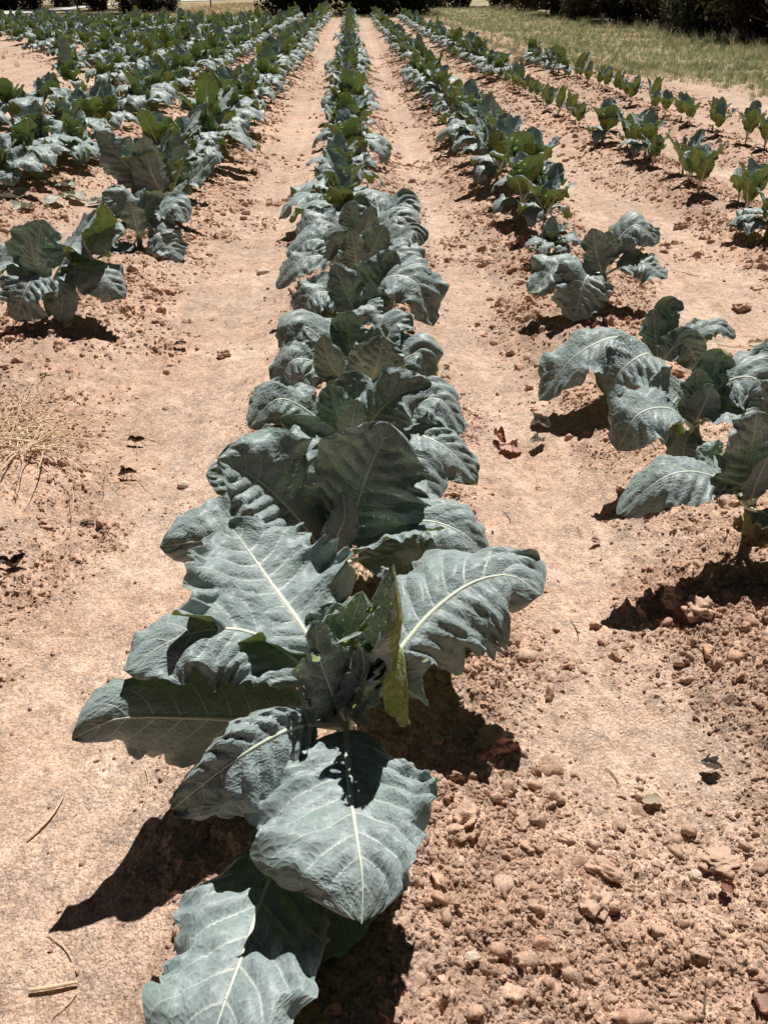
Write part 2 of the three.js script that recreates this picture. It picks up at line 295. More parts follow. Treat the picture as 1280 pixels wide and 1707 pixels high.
function taperTube(P, N, rad, seg) { // P: points, N: normals carried, rad(i/M)
  const pos = [], idx = [], M = P.length - 1;
  for (let i = 0; i <= M; i++) {
    const T = P[Math.min(M, i + 1)].clone().sub(P[Math.max(0, i - 1)]).normalize(), n = N[i], s = V().crossVectors(T, n).normalize(), r = rad(i / M);
    for (let j = 0; j < seg; j++) { const a = j / seg * 2 * Math.PI; const v = P[i].clone().addScaledVector(s, Math.cos(a) * r).addScaledVector(n, Math.sin(a) * r * 0.85); pos.push(v.x, v.y, v.z); if (i && j + 1 <= seg) { const b = (i - 1) * seg + j, c = (i - 1) * seg + (j + 1) % seg; idx.push(b, c, b + seg, c, c + seg, b + seg); } }
  }
  const g = new THREE.BufferGeometry(); g.setAttribute('position', new THREE.Float32BufferAttribute(pos, 3)); g.setAttribute('uv', new THREE.Float32BufferAttribute(new Float32Array(pos.length / 3 * 2).map((_, i) => pos[Math.floor(i / 2) * 3 + (i % 2 ? 1 : 0)] * 3), 2)); g.setIndex(idx); g.computeVertexNormals(); return g;
}
function ribGeometry(pts, o, M = 18, seg = 6) {
  const fr = frames(pts, M, o.hint ?? V(0, 1, 0)), W = o.W, pf = o.pf ?? 0.22, r0 = o.rib ?? Math.min(0.008, 0.0022 + 0.045 * W);
  const rad = (t) => 0.0006 + r0 * Math.pow(1 - t, 1.15) * (1 + 0.5 * sm(0.12, 0, t));
  const P = fr.P.map((p, i) => p.clone().addScaledVector(fr.N[i], -0.3 * rad(i / M) * sm(pf * 0.8, pf + 0.1, i / M)));
  return taperTube(P, fr.N, rad, seg);
}
function addLeaf(parent, pts, o, nu, nv, mats = LEAF, rib = true) {
  const lf = mesh('leaf', leafGeometry(pts, o, nu, nv), mats, parent);
  if (rib) mesh('midrib', ribGeometry(pts, o), ribMat, lf);
  return lf;
}
function stemGeometry(h, r, lean, seed) {
  const P = [], N = []; for (let i = 0; i <= 12; i++) { const t = i / 12; P.push(V(lean.x * t * t + 0.004 * vn(t * 5, seed, 210), -0.03 + (h + 0.03) * t, lean.z * t * t)); N.push(V(0, 0, 1)); }
  return taperTube(P, N, (t) => r * (1.1 - 0.25 * t) * (1 + 0.16 * Math.abs(vn(t * 9, seed, 211))), 9);
}
// a plant set leaf by leaf: px = where its stalk meets the soil; heart = where the leaves spring from;
// each leaf: [[x, y, d] ...] its midrib in the photograph, d metres nearer than the stalk
function setPlant(label, px, heart, leaves, nu, nv, group) {
  const base = groundAt(...px), t = thing('collard_plant', label, 'leafy vegetable plant', base, group);
  const hp = atZ(heart[0], heart[1], base.z + (heart[2] ?? 0)).sub(base);
  mesh('stem', stemGeometry(hp.y, 0.013, V(hp.x, 0, hp.z), px[0]), stalkMat, t);
  leaves.forEach(([way, W, o = {}], i) => {
    const pts = way.map(([x, y, d]) => atZ(x, y, base.z + d).sub(base));
    if (!o.free) pts.unshift(hp.clone().add(V(0, -0.01, 0)));
    const floor = pts.map((p) => height(p.x + base.x, p.z + base.z, 1) - base.y + 0.012);
    pts.forEach((p, k) => { if (p.y < floor[k] && k) p.y = floor[k]; });
    addLeaf(t, pts, { W: nu < 50 ? W * 0.93 : W, seed: i * 1.37 + px[0] * 0.01, ...(nu < 50 ? { pucker: 0.125, ruffle: 0.25, tear: 0.17 } : {}), ...o }, nu, nv, o.holes ? HOLED : LEAF);
  });
  return t;
}
const FACE = V(0, 0.35, 1), UPF = V(0, 1, 0.5);

// centre row, nearest plant
setPlant('largest collard plant at the front, its broad lower leaves spread to the photo bottom', [592, 1300], [576, 1200], [
  [[[528, 1085, -0.05], [450, 970, -0.15], [405, 905, -0.21], [380, 872, -0.24]], 0.128, { hint: V(0.25, 1, 0.3), pf: 0.3, ruffle: 0.2, p: 0.95, fold: 0.12, tear: 0.2, lop: -0.05, pucker: 0.05 }],
  [[[500, 1108, -0.03], [410, 1052, -0.05], [310, 1058, -0.03], [205, 1118, 0.01]], 0.08, { hint: V(0, 1, 0.1), ruffle: 0.3, fold: 0.05, cup: -0.25, tear: 0.2, pucker: 0.06 }],
  [[[430, 1202, 0.0], [300, 1196, 0.03], [190, 1200, 0.05], [120, 1232, 0.06]], 0.1, { hint: V(-0.05, 0.5, 1), pf: 0.12, p: 0.75, fold: -0.3, cup: -0.35, lop: -0.2, ruffle: 0.16, pucker: 0.045 }],
  [[[490, 1213, 0.08], [405, 1258, 0.135], [335, 1310, 0.16], [288, 1350, 0.165]], 0.075, { hint: V(0.3, 0.75, 0.75), pf: 0.26, ruffle: 0.25, cup: -0.45, lop: -0.55, pucker: 0.14, p: 0.7, tear: 0.2 }],
  [[[579, 1250, 0.09], [584, 1320, 0.16], [597, 1410, 0.245], [605, 1470, 0.285], [603, 1540, 0.32]], 0.104, { hint: V(0.05, 1, 0.25), pf: 0.12, p: 0.95, q: 0.6, fold: 0.02, cup: -0.12, ruffle: 0.17, pucker: 0.09, lop: 0.12, tear: 0.18 }],
  [[[520, 1320, 0.09], [452, 1460, 0.205], [405, 1590, 0.31], [365, 1700, 0.385], [330, 1830, 0.44]], 0.092, { hint: V(-0.15, 1, 0.25), pf: 0.2, fold: 0.1, cup: -0.08, ruffle: 0.2, pucker: 0.09, p: 1.45, tear: 0.16 }],
  [[[640, 1118, -0.07], [720, 1020, -0.16], [795, 968, -0.21], [855, 960, -0.22], [902, 992, -0.2]], 0.112, { hint: V(0.05, 1, 0.45), pf: 0.3, ruffle: 0.32, cup: -0.4, p: 0.95, tear: 0.22, fold: 0.05 }],
  [[[568, 1130, 0.0], [580, 1060, -0.02], [604, 985, -0.02]], 0.068, { hint: FACE, pf: 0.1, ruffle: 0.4, holes: true, curl: 0.6, fold: 0.25, tear: 0.25 }],
  [[[640, 1120, 0.02], [668, 1040, 0.03], [656, 940, 0.04]], 0.05, { hint: V(-0.8, 0.3, 0.5), pf: 0.15, ruffle: 0.3, fold: 0.7, curl: 0.5, twist: 0.8, holes: true, tear: 0.25 }],
  [[[640, 1100, 0.02], [664, 1075, 0.035], [676, 1130, 0.045], [680, 1208, 0.045]], 0.055, { hint: V(0.5, 0.5, 0.8), pf: 0.1, ruffle: 0.3, cup: 0.3, fold: 0.3, tear: 0.2 }],
  [[[548, 1140, 0.03], [530, 1085, 0.03], [527, 1035, 0.02]], 0.042, { hint: V(0.5, 0.4, 1), pf: 0.1, ruffle: 0.4, holes: true, tear: 0.25 }],
  [[[565, 1110, -0.05], [556, 1050, -0.08], [560, 1005, -0.1]], 0.06, { hint: V(0, 0.6, 1), ruffle: 0.35 }],
  [[[598, 1150, 0.02], [606, 1110, 0.03], [602, 1080, 0.03]], 0.03, { hint: V(0, 0.4, 1), pf: 0.1, ruffle: 0.4, fold: 0.5, tear: 0.25 }],
  [[[585, 1260, 0.05], [580, 1360, 0.12], [545, 1500, 0.21], [510, 1680, 0.3]], 0.08, { hint: V(0, 1, 0.2), pf: 0.15, ruffle: 0.15 }],
], 72, 36);
// centre row, second plant
setPlant('tall collard plant in the centre row just behind the front one, broad upright leaf', [556, 990], [553, 938], [
  [[[582, 880, 0.0], [608, 800, -0.02], [650, 705, -0.05]], 0.112, { hint: V(-0.12, 0.45, 1), pf: 0.2, p: 0.95, ruffle: 0.2, lop: 0.1, fold: 0.2 }],
  [[[495, 862, 0.0], [430, 800, 0.0], [362, 765, 0.02]], 0.108, { hint: V(0.3, 0.9, 0.6), pf: 0.2, ruffle: 0.25, fold: 0.3 }],
  [[[430, 908, 0.03], [340, 902, 0.05], [266, 912, 0.06]], 0.09, { hint: V(0, 0.55, 1), pf: 0.2, ruffle: 0.2, fold: -0.2, cup: -0.25, p: 0.7 }],
  [[[620, 900, 0.02], [700, 868, 0.0], [770, 888, 0.03], [812, 930, 0.05]], 0.068, { hint: V(0, 1, 0.4), ruffle: 0.25, cup: -0.3 }],
  [[[530, 880, -0.02], [516, 830, -0.04], [512, 790, -0.05]], 0.07, { hint: FACE, ruffle: 0.2 }],
  [[[620, 908, 0.05], [690, 884, 0.06], [740, 880, 0.05]], 0.045, { hint: V(0, 1, -0.2), ruffle: 0.2 }],
  [[[450, 850, -0.06], [390, 800, -0.08], [345, 790, -0.06]], 0.07, { hint: V(0, 1, 0.3), ruffle: 0.25 }],
  [[[640, 925, -0.04], [700, 945, -0.05], [725, 1020, -0.03]], 0.07, { hint: V(0, 1, 0.5) }],
  [[[600, 870, -0.06], [660, 810, -0.12], [700, 800, -0.14], [730, 840, -0.12]], 0.08, { hint: V(0.2, 1, 0.4), ruffle: 0.25 }],
  [[[560, 900, 0.01], [575, 860, 0.01], [570, 820, 0.0]], 0.035, { hint: FACE, fold: 0.5 }],
], 56, 26);
setPlant('collard plant third from the front in the centre row, arching leaf at left', [585, 800], [585, 748], [
  [[[530, 698, 0.0], [465, 665, 0.01], [415, 712, 0.05]], 0.07, { hint: V(0, 1, 0.5), cup: -0.4 }],
  [[[680, 722, 0.02], [745, 748, 0.06], [796, 805, 0.1]], 0.08, { hint: V(0.2, 1, 0.4), cup: -0.2, ruffle: 0.2 }],
  [[[562, 690, 0.0], [548, 640, -0.01]], 0.055, { hint: FACE, pf: 0.15 }],
  [[[620, 700, -0.01], [660, 660, -0.03], [720, 640, -0.04]], 0.07, { hint: V(-0.3, 0.6, 1), fold: 0.2 }],
  [[[520, 725, 0.05], [466, 697, 0.07]], 0.05, { hint: V(0, 0.7, 1), curl: 0.6 }],
  [[[670, 690, -0.04], [730, 665, -0.05], [772, 722, -0.0]], 0.07, { hint: V(0.1, 1, 0.3), cup: -0.3 }],
  [[[600, 700, -0.05], [595, 650, -0.08], [600, 620, -0.1]], 0.08, { hint: V(0, 0.6, 1) }],
  [[[540, 740, 0.08], [500, 735, 0.13], [470, 770, 0.14]], 0.06, { hint: V(0, 1, 0.3) }],
  [[[588, 700, 0.03], [596, 665, 0.03]], 0.035, { hint: FACE, fold: 0.4 }],
], 40, 20);
setPlant('collard plant fourth from the front in the centre row, round upright leaf facing viewer', [605, 690], [606, 650], [
  [[[628, 612, 0.05], [640, 560, 0.04]], 0.08, { hint: FACE, pf: 0.12, ruffle: 0.12, p: 1 }],
  [[[540, 610, 0.0], [490, 600, 0.02], [458, 655, 0.06]], 0.075, { hint: V(0, 1, 0.5), cup: -0.3 }],
  [[[545, 575, -0.05], [505, 545, -0.06], [480, 600, 0.0]], 0.08, { hint: V(0, 1, 0.5), cup: -0.3, ruffle: 0.2 }],
  [[[665, 605, 0.0], [700, 590, 0.0], [712, 640, 0.03]], 0.075, { hint: V(0, 1, 0.5), cup: -0.3 }],
  [[[555, 615, 0.02], [536, 560, 0.03]], 0.045, { hint: FACE, pf: 0.15 }],
  [[[640, 580, -0.06], [660, 540, -0.1], [690, 545, -0.1]], 0.07, { hint: V(0, 1, 0.4) }],
  [[[590, 600, -0.06], [580, 545, -0.1], [590, 520, -0.1]], 0.07, { hint: V(0, 0.8, 0.8) }],
  [[[660, 650, 0.05], [715, 665, 0.08], [755, 715, 0.1]], 0.06, { hint: V(0, 1, 0.4) }],
], 40, 20);
setPlant('collard plant fifth from the front in the centre row, white leaf drooping to its right', [600, 592], [600, 535], [
  [[[562, 492, 0.0], [522, 492, 0.03], [497, 540, 0.07]], 0.08, { hint: V(0, 1, 0.5), cup: -0.3 }],
  [[[604, 512, 0.06], [622, 512, 0.1], [645, 545, 0.13]], 0.075, { hint: V(0, 1, 0.5), cup: -0.25 }],
  [[[648, 462, 0.02], [690, 470, 0.05], [722, 545, 0.1]], 0.095, { hint: V(0.1, 1, 0.4), cup: -0.2 }],
  [[[628, 480, -0.02], [660, 418, -0.04]], 0.085, { hint: V(-0.2, 0.4, 1), fold: 0.2 }],
  [[[578, 490, 0.02], [556, 440, 0.02]], 0.06, { hint: V(0.2, 0.4, 1), pf: 0.15 }],
  [[[602, 490, -0.06], [600, 440, -0.09]], 0.08, { hint: FACE }],
  [[[570, 540, 0.07], [545, 552, 0.11]], 0.06, { hint: V(0, 1, 0.4) }],
  [[[615, 500, 0.03], [622, 468, 0.03]], 0.035, { hint: FACE, fold: 0.4 }],
], 36, 18);
setPlant('collard plant sixth from the front in the centre row, long leaf arching down left', [598, 516], [596, 462], [
  [[[545, 428, 0.0], [498, 436, 0.03], [461, 480, 0.07]], 0.07, { hint: V(0, 1, 0.5), cup: -0.35 }],
  [[[552, 408, -0.05], [512, 402, -0.05], [484, 440, 0.0]], 0.085, { hint: V(0, 1, 0.4), cup: -0.3 }],
  [[[640, 425, 0.0], [675, 425, 0.02], [700, 462, 0.06]], 0.075, { hint: V(0, 1, 0.5), cup: -0.3 }],
  [[[575, 425, 0.02], [560, 405, 0.04], [545, 435, 0.08]], 0.06, { hint: V(0, 1, 0.6) }],
  [[[620, 420, 0.0], [640, 375, 0.0]], 0.065, { hint: V(-0.2, 0.4, 1) }],
  [[[592, 420, 0.02], [585, 385, 0.02]], 0.05, { hint: FACE }],
  [[[650, 410, -0.06], [690, 385, -0.08], [700, 410, -0.05]], 0.07, { hint: V(0, 1, 0.4) }],
], 36, 18);
setPlant('collard plant seventh from the front in the centre row, low white leaves on both sides', [598, 458], [598, 410], [
  [[[560, 378, 0.0], [525, 368, 0.0], [503, 408, 0.06]], 0.085, { hint: V(0, 1, 0.5), cup: -0.35 }],
  [[[635, 375, 0.0], [668, 362, 0.0], [692, 402, 0.06]], 0.085, { hint: V(0, 1, 0.5), cup: -0.35 }],
  [[[645, 360, -0.08], [675, 338, -0.1], [700, 355, -0.06]], 0.07, { hint: V(0, 1, 0.4), cup: -0.3 }],
  [[[570, 395, 0.06], [550, 400, 0.1], [535, 435, 0.12]], 0.07, { hint: V(0, 1, 0.5) }],
  [[[592, 375, 0.0], [582, 335, 0.0]], 0.065, { hint: FACE }],
  [[[612, 375, 0.02], [622, 345, 0.02]], 0.05, { hint: FACE }],
  [[[600, 365, -0.06], [605, 325, -0.09]], 0.07, { hint: FACE }],
], 36, 18);
// first row to the right, its five near plants
setPlant('collard plant cut by the right edge, one long leaf arching over the soil', [1245, 905], [1248, 838], [
  [[[1195, 797, 0.03], [1120, 790, 0.06], [1028, 858, 0.08]], 0.07, { hint: V(0, 1, 0.35), cup: -0.5, ruffle: 0.16 }],
  [[[1205, 785, -0.02], [1160, 750, -0.02]], 0.055, { hint: V(0, 1, 0.4) }],
  [[[1250, 770, 0.02], [1262, 685, 0.02]], 0.09, { hint: FACE, pf: 0.2 }],
  [[[1300, 790, 0.02], [1360, 800, 0.05], [1400, 880, 0.06]], 0.09, { hint: V(0, 1, 0.4) }],
  [[[1290, 770, -0.08], [1350, 740, -0.14], [1400, 780, -0.14]], 0.09, {}],
  [[[1262, 800, 0.05], [1280, 760, 0.06]], 0.04, { hint: FACE }],
  [[[1300, 870, 0.1], [1350, 910, 0.16]], 0.07, {}],
], 40, 20);
setPlant('collard plant second from the front in the row right of centre, ragged drooping leaves', [1160, 756], [1155, 706], [
  [[[1110, 680, 0.06], [1062, 692, 0.1], [1028, 752, 0.13]], 0.088, { hint: V(0, 1, 0.45), cup: -0.3, ruffle: 0.2 }],
  [[[1158, 660, 0.0], [1162, 615, 0.0]], 0.045, { hint: FACE, pf: 0.1 }],
  [[[1185, 640, -0.03], [1200, 600, -0.03], [1225, 610, 0.0]], 0.055, { hint: V(-0.5, 1, 0.5), curl: 0.4 }],
  [[[1205, 640, 0.0], [1255, 630, 0.02], [1290, 700, 0.05]], 0.095, { hint: V(0, 1, 0.5), cup: -0.2 }],
  [[[1125, 655, -0.03], [1080, 640, 0.0]], 0.055, { hint: V(0, 1, 0.4) }],
  [[[1140, 740, 0.07], [1135, 790, 0.09]], 0.06, { hint: V(0, 0.7, 1) }],
  [[[1200, 690, 0.06], [1270, 690, 0.1]], 0.05, { hint: V(0, 1, 0.3) }],
  [[[1175, 670, 0.03], [1185, 640, 0.04]], 0.04, { hint: V(-0.6, 0.4, 1) }],
], 36, 18);
setPlant('collard plant third in the row right of centre, long leaves hanging left', [1108, 650], [1098, 602], [
  [[[1040, 562, 0.0], [960, 592, 0.04], [898, 668, 0.08]], 0.09, { hint: V(-0.2, 1, 0.4), cup: -0.35 }],
  [[[1075, 590, 0.07], [1035, 618, 0.11], [1010, 660, 0.13]], 0.095, { hint: V(0, 1, 0.5), cup: -0.15, ruffle: 0.16 }],
  [[[1092, 560, -0.02], [1088, 515, -0.03]], 0.045, { hint: FACE, pf: 0.12 }],
  [[[1110, 545, -0.04], [1118, 510, -0.05], [1140, 515, -0.04]], 0.05, { hint: V(-0.4, 1, 0.4), curl: 0.5 }],
  [[[1138, 572, 0.05], [1166, 615, 0.08]], 0.05, { hint: V(0, 1, 0.8) }],
  [[[1150, 560, -0.04], [1195, 542, -0.04], [1226, 562, -0.02]], 0.05, { hint: V(0, 1, 0.3), cup: -0.4 }],
  [[[1120, 580, 0.03], [1135, 550, 0.02]], 0.04, { hint: V(-0.3, 0.5, 1) }],
], 36, 18);
setPlant('collard plant fourth in the row right of centre, crinkled leaf hanging in front', [1008, 512], [1004, 455], [
  [[[940, 440, 0.0], [882, 490, 0.06]], 0.095, { hint: V(0, 1, 0.5), cup: -0.2 }],
  [[[978, 462, 0.09], [955, 545, 0.17]], 0.105, { hint: V(-0.1, 0.8, 0.8), pf: 0.2 }],
  [[[1060, 436, 0.02], [1112, 462, 0.06]], 0.08, { hint: V(0, 1, 0.4), cup: -0.3 }],
  [[[1030, 400, -0.05], [1060, 375, -0.06], [1098, 405, -0.04]], 0.09, { hint: V(-0.3, 1, 0.5), cup: -0.3 }],
  [[[992, 415, 0.0], [986, 380, 0.0]], 0.058, { hint: FACE, pf: 0.1 }],
  [[[1010, 420, -0.02], [1012, 385, -0.03]], 0.05, { hint: FACE }],
], 36, 18);
// first row to the left, near plants
setPlant('collard plant at the left edge, front of its row, pleated drooping leaves', [82, 528], [80, 480], [
  [[[128, 446, 0.05], [168, 456, 0.1], [210, 496, 0.13]], 0.095, { hint: V(0, 1, 0.3), cup: -0.4 }],
  [[[58, 462, 0.08], [40, 492, 0.14], [26, 535, 0.16]], 0.105, { hint: V(0, 1, 0.7), cup: -0.2 }],
  [[[120, 415, -0.02], [172, 338, 0.02]], 0.12, { hint: V(-0.2, 1, -0.2), fold: -0.3, cup: -0.3, pf: 0.15, pucker: 0.13 }],
  [[[65, 415, -0.05], [72, 365, -0.06]], 0.1, { hint: V(0.2, 0.7, 0.8) }],
  [[[20, 440, -0.02], [-40, 450, 0.0]], 0.08, { hint: V(0, 1, 0.4) }],
  [[[60, 440, 0.04], [50, 400, 0.04]], 0.05, { hint: FACE }],
  [[[112, 428, -0.04], [150, 392, -0.05], [208, 392, 0.0]], 0.1, { hint: V(0, 1, 0.3), cup: -0.3 }],
  [[[95, 470, 0.07], [105, 500, 0.12], [100, 540, 0.12]], 0.06, { hint: V(0, 0.7, 1) }],
], 36, 18);
setPlant('collard plant second in the row left of centre, two white pleated leaves at right', [236, 416], [230, 394], [
  [[[258, 384, 0.03], [304, 434, 0.09]], 0.092, { hint: V(0, 1, 0.35), cup: -0.3, pucker: 0.13 }],
  [[[252, 362, -0.02], [288, 388, 0.03]], 0.075, { hint: V(0, 1, 0.3), cup: -0.4, pucker: 0.13 }],
  [[[212, 345, -0.03], [170, 322, 0.0]], 0.08, { hint: V(0, 1, 0.3), cup: -0.3 }],
  [[[245, 345, -0.06], [260, 325, -0.08], [240, 318, -0.05]], 0.08, { hint: V(0, 1, 0.3) }],
  [[[212, 420, 0.05], [190, 455, 0.09]], 0.07, { hint: V(0, 1, 0.5) }],
  [[[262, 356, -0.06], [292, 340, -0.07], [312, 372, -0.02]], 0.08, { hint: V(0, 1, 0.3), cup: -0.3 }],
  [[[226, 370, 0.02], [216, 335, 0.02]], 0.05, { hint: V(0, 0.5, 1) }],
], 30, 16);
setPlant('collard plant third in the row left of centre, tall dark upright leaves', [286, 368], [280, 335], [
  [[[222, 285, 0.0], [160, 218, 0.02]], 0.105, { hint: V(0.3, 0.5, 1), pf: 0.15, p: 1 }],
  [[[252, 285, 0.02], [240, 225, 0.03]], 0.09, { hint: FACE, pf: 0.15 }],
  [[[298, 290, 0.02], [318, 240, 0.03]], 0.07, { hint: V(-0.9, 0.5, 0.4), fold: 0.6 }],
  [[[290, 290, -0.06], [300, 225, -0.1]], 0.1, { hint: V(-0.2, 0.5, 1) }],
  [[[320, 300, -0.03], [360, 260, -0.04]], 0.09, { hint: V(-0.4, 0.8, 0.5) }],
  [[[240, 330, 0.05], [200, 320, 0.09]], 0.07, {}],
], 30, 16);

// ---------------------------------------------------------------- the rest of the rows: kinds of plants, then copies
function leafRun(az, h0, e0, droop, L, pw = 1.3) { const pts = [V(0, h0, 0)]; let x = 0, y = h0; for (let i = 1; i <= 5; i++) { const s = (i - 0.5) / 5, e = (e0 - droop * Math.pow(s, pw)) * Math.PI / 180; x += Math.cos(e) * L / 5; y = Math.max(0.015, y + Math.sin(e) * L / 5); pts.push(V(Math.cos(az) * x, y, Math.sin(az) * x)); } return pts; }
function kindOf(type, seed, nu, nv, rib) {
  const R = rngOf(seed * 911 + 5), g = new THREE.Group(), h0 = type === 'young' ? 0.025 : 0.055 + 0.045 * R();
  const stem = new THREE.Mesh(stemGeometry(h0 + 0.01, type === 'young' ? 0.007 : 0.012, V(0, 0, 0), seed), stalkMat); stem.name = 'stem'; stem.castShadow = stem.receiveShadow = true; g.add(stem);
  const put = (az, e0, droop, L, W, o) => addLeaf(g, leafRun(az, h0, e0, droop, L, o.arc ?? 1.3), { W, hint: V(-Math.cos(az) * (e0 > 60 ? 1 : 0.2), 1, -Math.sin(az) * (e0 > 60 ? 1 : 0.2)), seed: R() * 50, ...o }, nu, nv, LEAF, rib);
  const a0 = R() * 6.3;
  if (type === 'spread') {
    for (let i = 0; i < 7; i++) put(a0 + i * 0.898 + (R() - .5) * 0.5, 44 + R() * 32, 115 + R() * 45, 0.26 + R() * 0.12, 0.058 + R() * 0.03, { arc: 1, ruffle: 0.28, cup: -0.15 - 0.35 * R(), pf: 0.25, pucker: 0.14, twist: (R() - .5) * 0.9, tear: 0.16 });
    for (let i = 0; i < 6; i++) put(a0 + i * 2.4 + R(), 64 + R() * 24, R() * 36, 0.15 + R() * 0.14, 0.045 + R() * 0.035, { fold: 0.3, pf: 0.15, ruffle: 0.24, tear: 0.15, twist: (R() - .5) * 0.8 });
  } else if (type === 'upright') {
    for (let i = 0; i < 9; i++) put(a0 + i * 2.4 + (R() - .5), 58 + R() * 30, R() * 48 - 4, 0.2 + R() * 0.17, 0.055 + R() * 0.038, { ruffle: 0.24, fold: 0.25, pf: 0.25, twist: (R() - .5) * 0.9, pucker: 0.13, tear: 0.15 });
    for (let i = 0; i < 3; i++) put(a0 + i * 2.1 + R(), 42 + R() * 25, 110 + R() * 40, 0.26 + R() * 0.06, 0.065, { cup: -0.25, pucker: 0.13 });
  } else {
    const n = 6 + Math.floor(R() * 2); for (let i = 0; i < n; i++) put(a0 + i * 2.4 + (R() - .5), 55 + R() * 32, R() * 45 - 8, 0.16 + R() * 0.13, 0.036 + R() * 0.022, { ruffle: 0.28, fold: 0.3, pf: 0.2, pucker: 0.1, twist: (R() - .5) * 1.2 });
  }
  return g;
}
const KINDS = { near: {}, far: {} };
for (const [lod, nu, nv, rib] of [['near', 22, 12, true], ['far', 12, 8, false]]) for (const [type, n] of [['spread', 5], ['upright', 4], ['young', 4]]) KINDS[lod][type] = Array.from({ length: n }, (_, i) => kindOf(type, i + 1 + (lod === 'far' ? 20 : 0), nu, nv, rib));

const spots = [];
{
  const R = rngOf(4242);
  const line = (n, z0, z1, gap, kind, size) => { for (let z = z0; z > z1; z -= gap * (0.85 + 0.3 * R())) { const x = rowX(n, z) + (R() - 0.5) * 0.15; if (R() < 0.05 && z < -6) continue; spots.push({ n, x, z: z, type: typeof kind === 'function' ? kind(z, R()) : kind, s: size * (0.78 + 0.4 * R()), turn: R() * 6.283, r: R() }); } };
  const mix = (z, r) => r < 0.6 ? 'spread' : 'upright';
  line(0, -4.1, -38, 0.42, (z, r) => z > -5 || r < 0.5 ? 'spread' : 'upright', 0.98);
  line(1, -4.15, -38, 0.42, (z, r) => z > -6.5 || r < 0.55 ? 'upright' : 'spread', 0.88);
  line(2, -4.5, -12, 0.27, (z, r) => r < 0.93 ? 'young' : 'upright', 0.86);
  line(2, -12, -36, 0.4, mix, 0.92);
  line(3, -6.6, -12.5, 0.3, 'young', 0.9);
  line(3, -12.5, -15.5, 0.4, mix, 0.85);
  line(-1, -4.6, -38, 0.37, (z, r) => r < 0.5 ? 'upright' : 'spread', 1.08);
  line(-2, -4.5, -36, 0.36, mix, 1.06);
  line(-3, -6.3, -10.2, 0.42, mix, 0.98);
  line(-3, -11.2, FIELD_END, 0.35, mix, 1.02);
  for (let n = 4; n <= 11; n++) line(-n, LEFT_START(n), FIELD_END, 0.34, mix, 1.0);
  // the small rosette and the seedlings
  const add = (px, type, s, turn, label) => { const g = groundAt(...px); spots.push({ n: 1, x: g.x, z: g.z, type, s, turn, label, r: 0.5 }); };
  add([914, 432], 'spread', 0.5, 1.2, 'small low collard plant in the row right of centre, before the upright one');
  add([1275, 395], 'spread', 0.75, 2.2, 'drooping pale collard plant at the right edge beside smaller upright ones');
}
spots.sort((a, b) => Math.hypot(a.x, a.z) - Math.hypot(b.x, b.z));
const inView = (p) => { const v = V(p.x, 0.2, p.z).project(camera); return Math.abs(v.x) < 1.06 && Math.abs(v.y) < 1.06; };
const seen = spots.filter(inView);
const ORD = ['', 'first', 'second', 'third', 'fourth', 'fifth', 'sixth', 'seventh', 'eighth', 'ninth', 'tenth', 'eleventh', 'twelfth', 'thirteenth', 'fourteenth', 'fifteenth', 'sixteenth', 'seventeenth', 'eighteenth', 'nineteenth'];
const TENS = ['', '', 'twent', 'thirt', 'fort', 'fift', 'sixt', 'sevent'];
const ordinal = (k) => k < 20 ? ORD[k] : TENS[Math.floor(k / 10)] + (k % 10 ? 'y-' + ORD[k % 10] : 'ieth');
const ROWS = (n) => n === 0 ? 'the centre row' : `the ${ordinal(Math.abs(n))} row ${n < 0 ? 'left' : 'right'} of the centre row`;
const LOOK = { spread: 'collard plant with drooping leaves', upright: 'collard plant with upright leaves', young: 'small young collard plant' };
const counter = { 0: 7, 1: 4, '-1': 3 };
const used = new Set();
seen.slice(0, 296).forEach((p) => {
  const lod = Math.hypot(p.x, p.z) < 7.5 ? 'near' : 'far', list = KINDS[lod][p.type], v = Math.floor(p.r * list.length * 0.999);
  const key = lod + p.type + v, o = used.has(key) ? list[v].clone() : list[v]; used.add(key);
  o.name = numbered('collard_plant'); o.position.set(p.x, baseHeight(p.x, p.z) + 0.012, p.z); o.rotation.set(0.24 * (p.r - 0.5), p.turn, 0.24 * ((p.r * 7.3) % 1 - 0.5)); o.scale.setScalar(p.s);
  const k = p.label ? 0 : counter[p.n] = (counter[p.n] ?? 0) + 1;
  o.userData = { label: p.label ?? `${LOOK[p.type]}, ${ordinal(k)} in ${ROWS(p.n)}`, category: 'leafy vegetable plant', group: 'collard plants in rows' };
  scene.add(o);
});
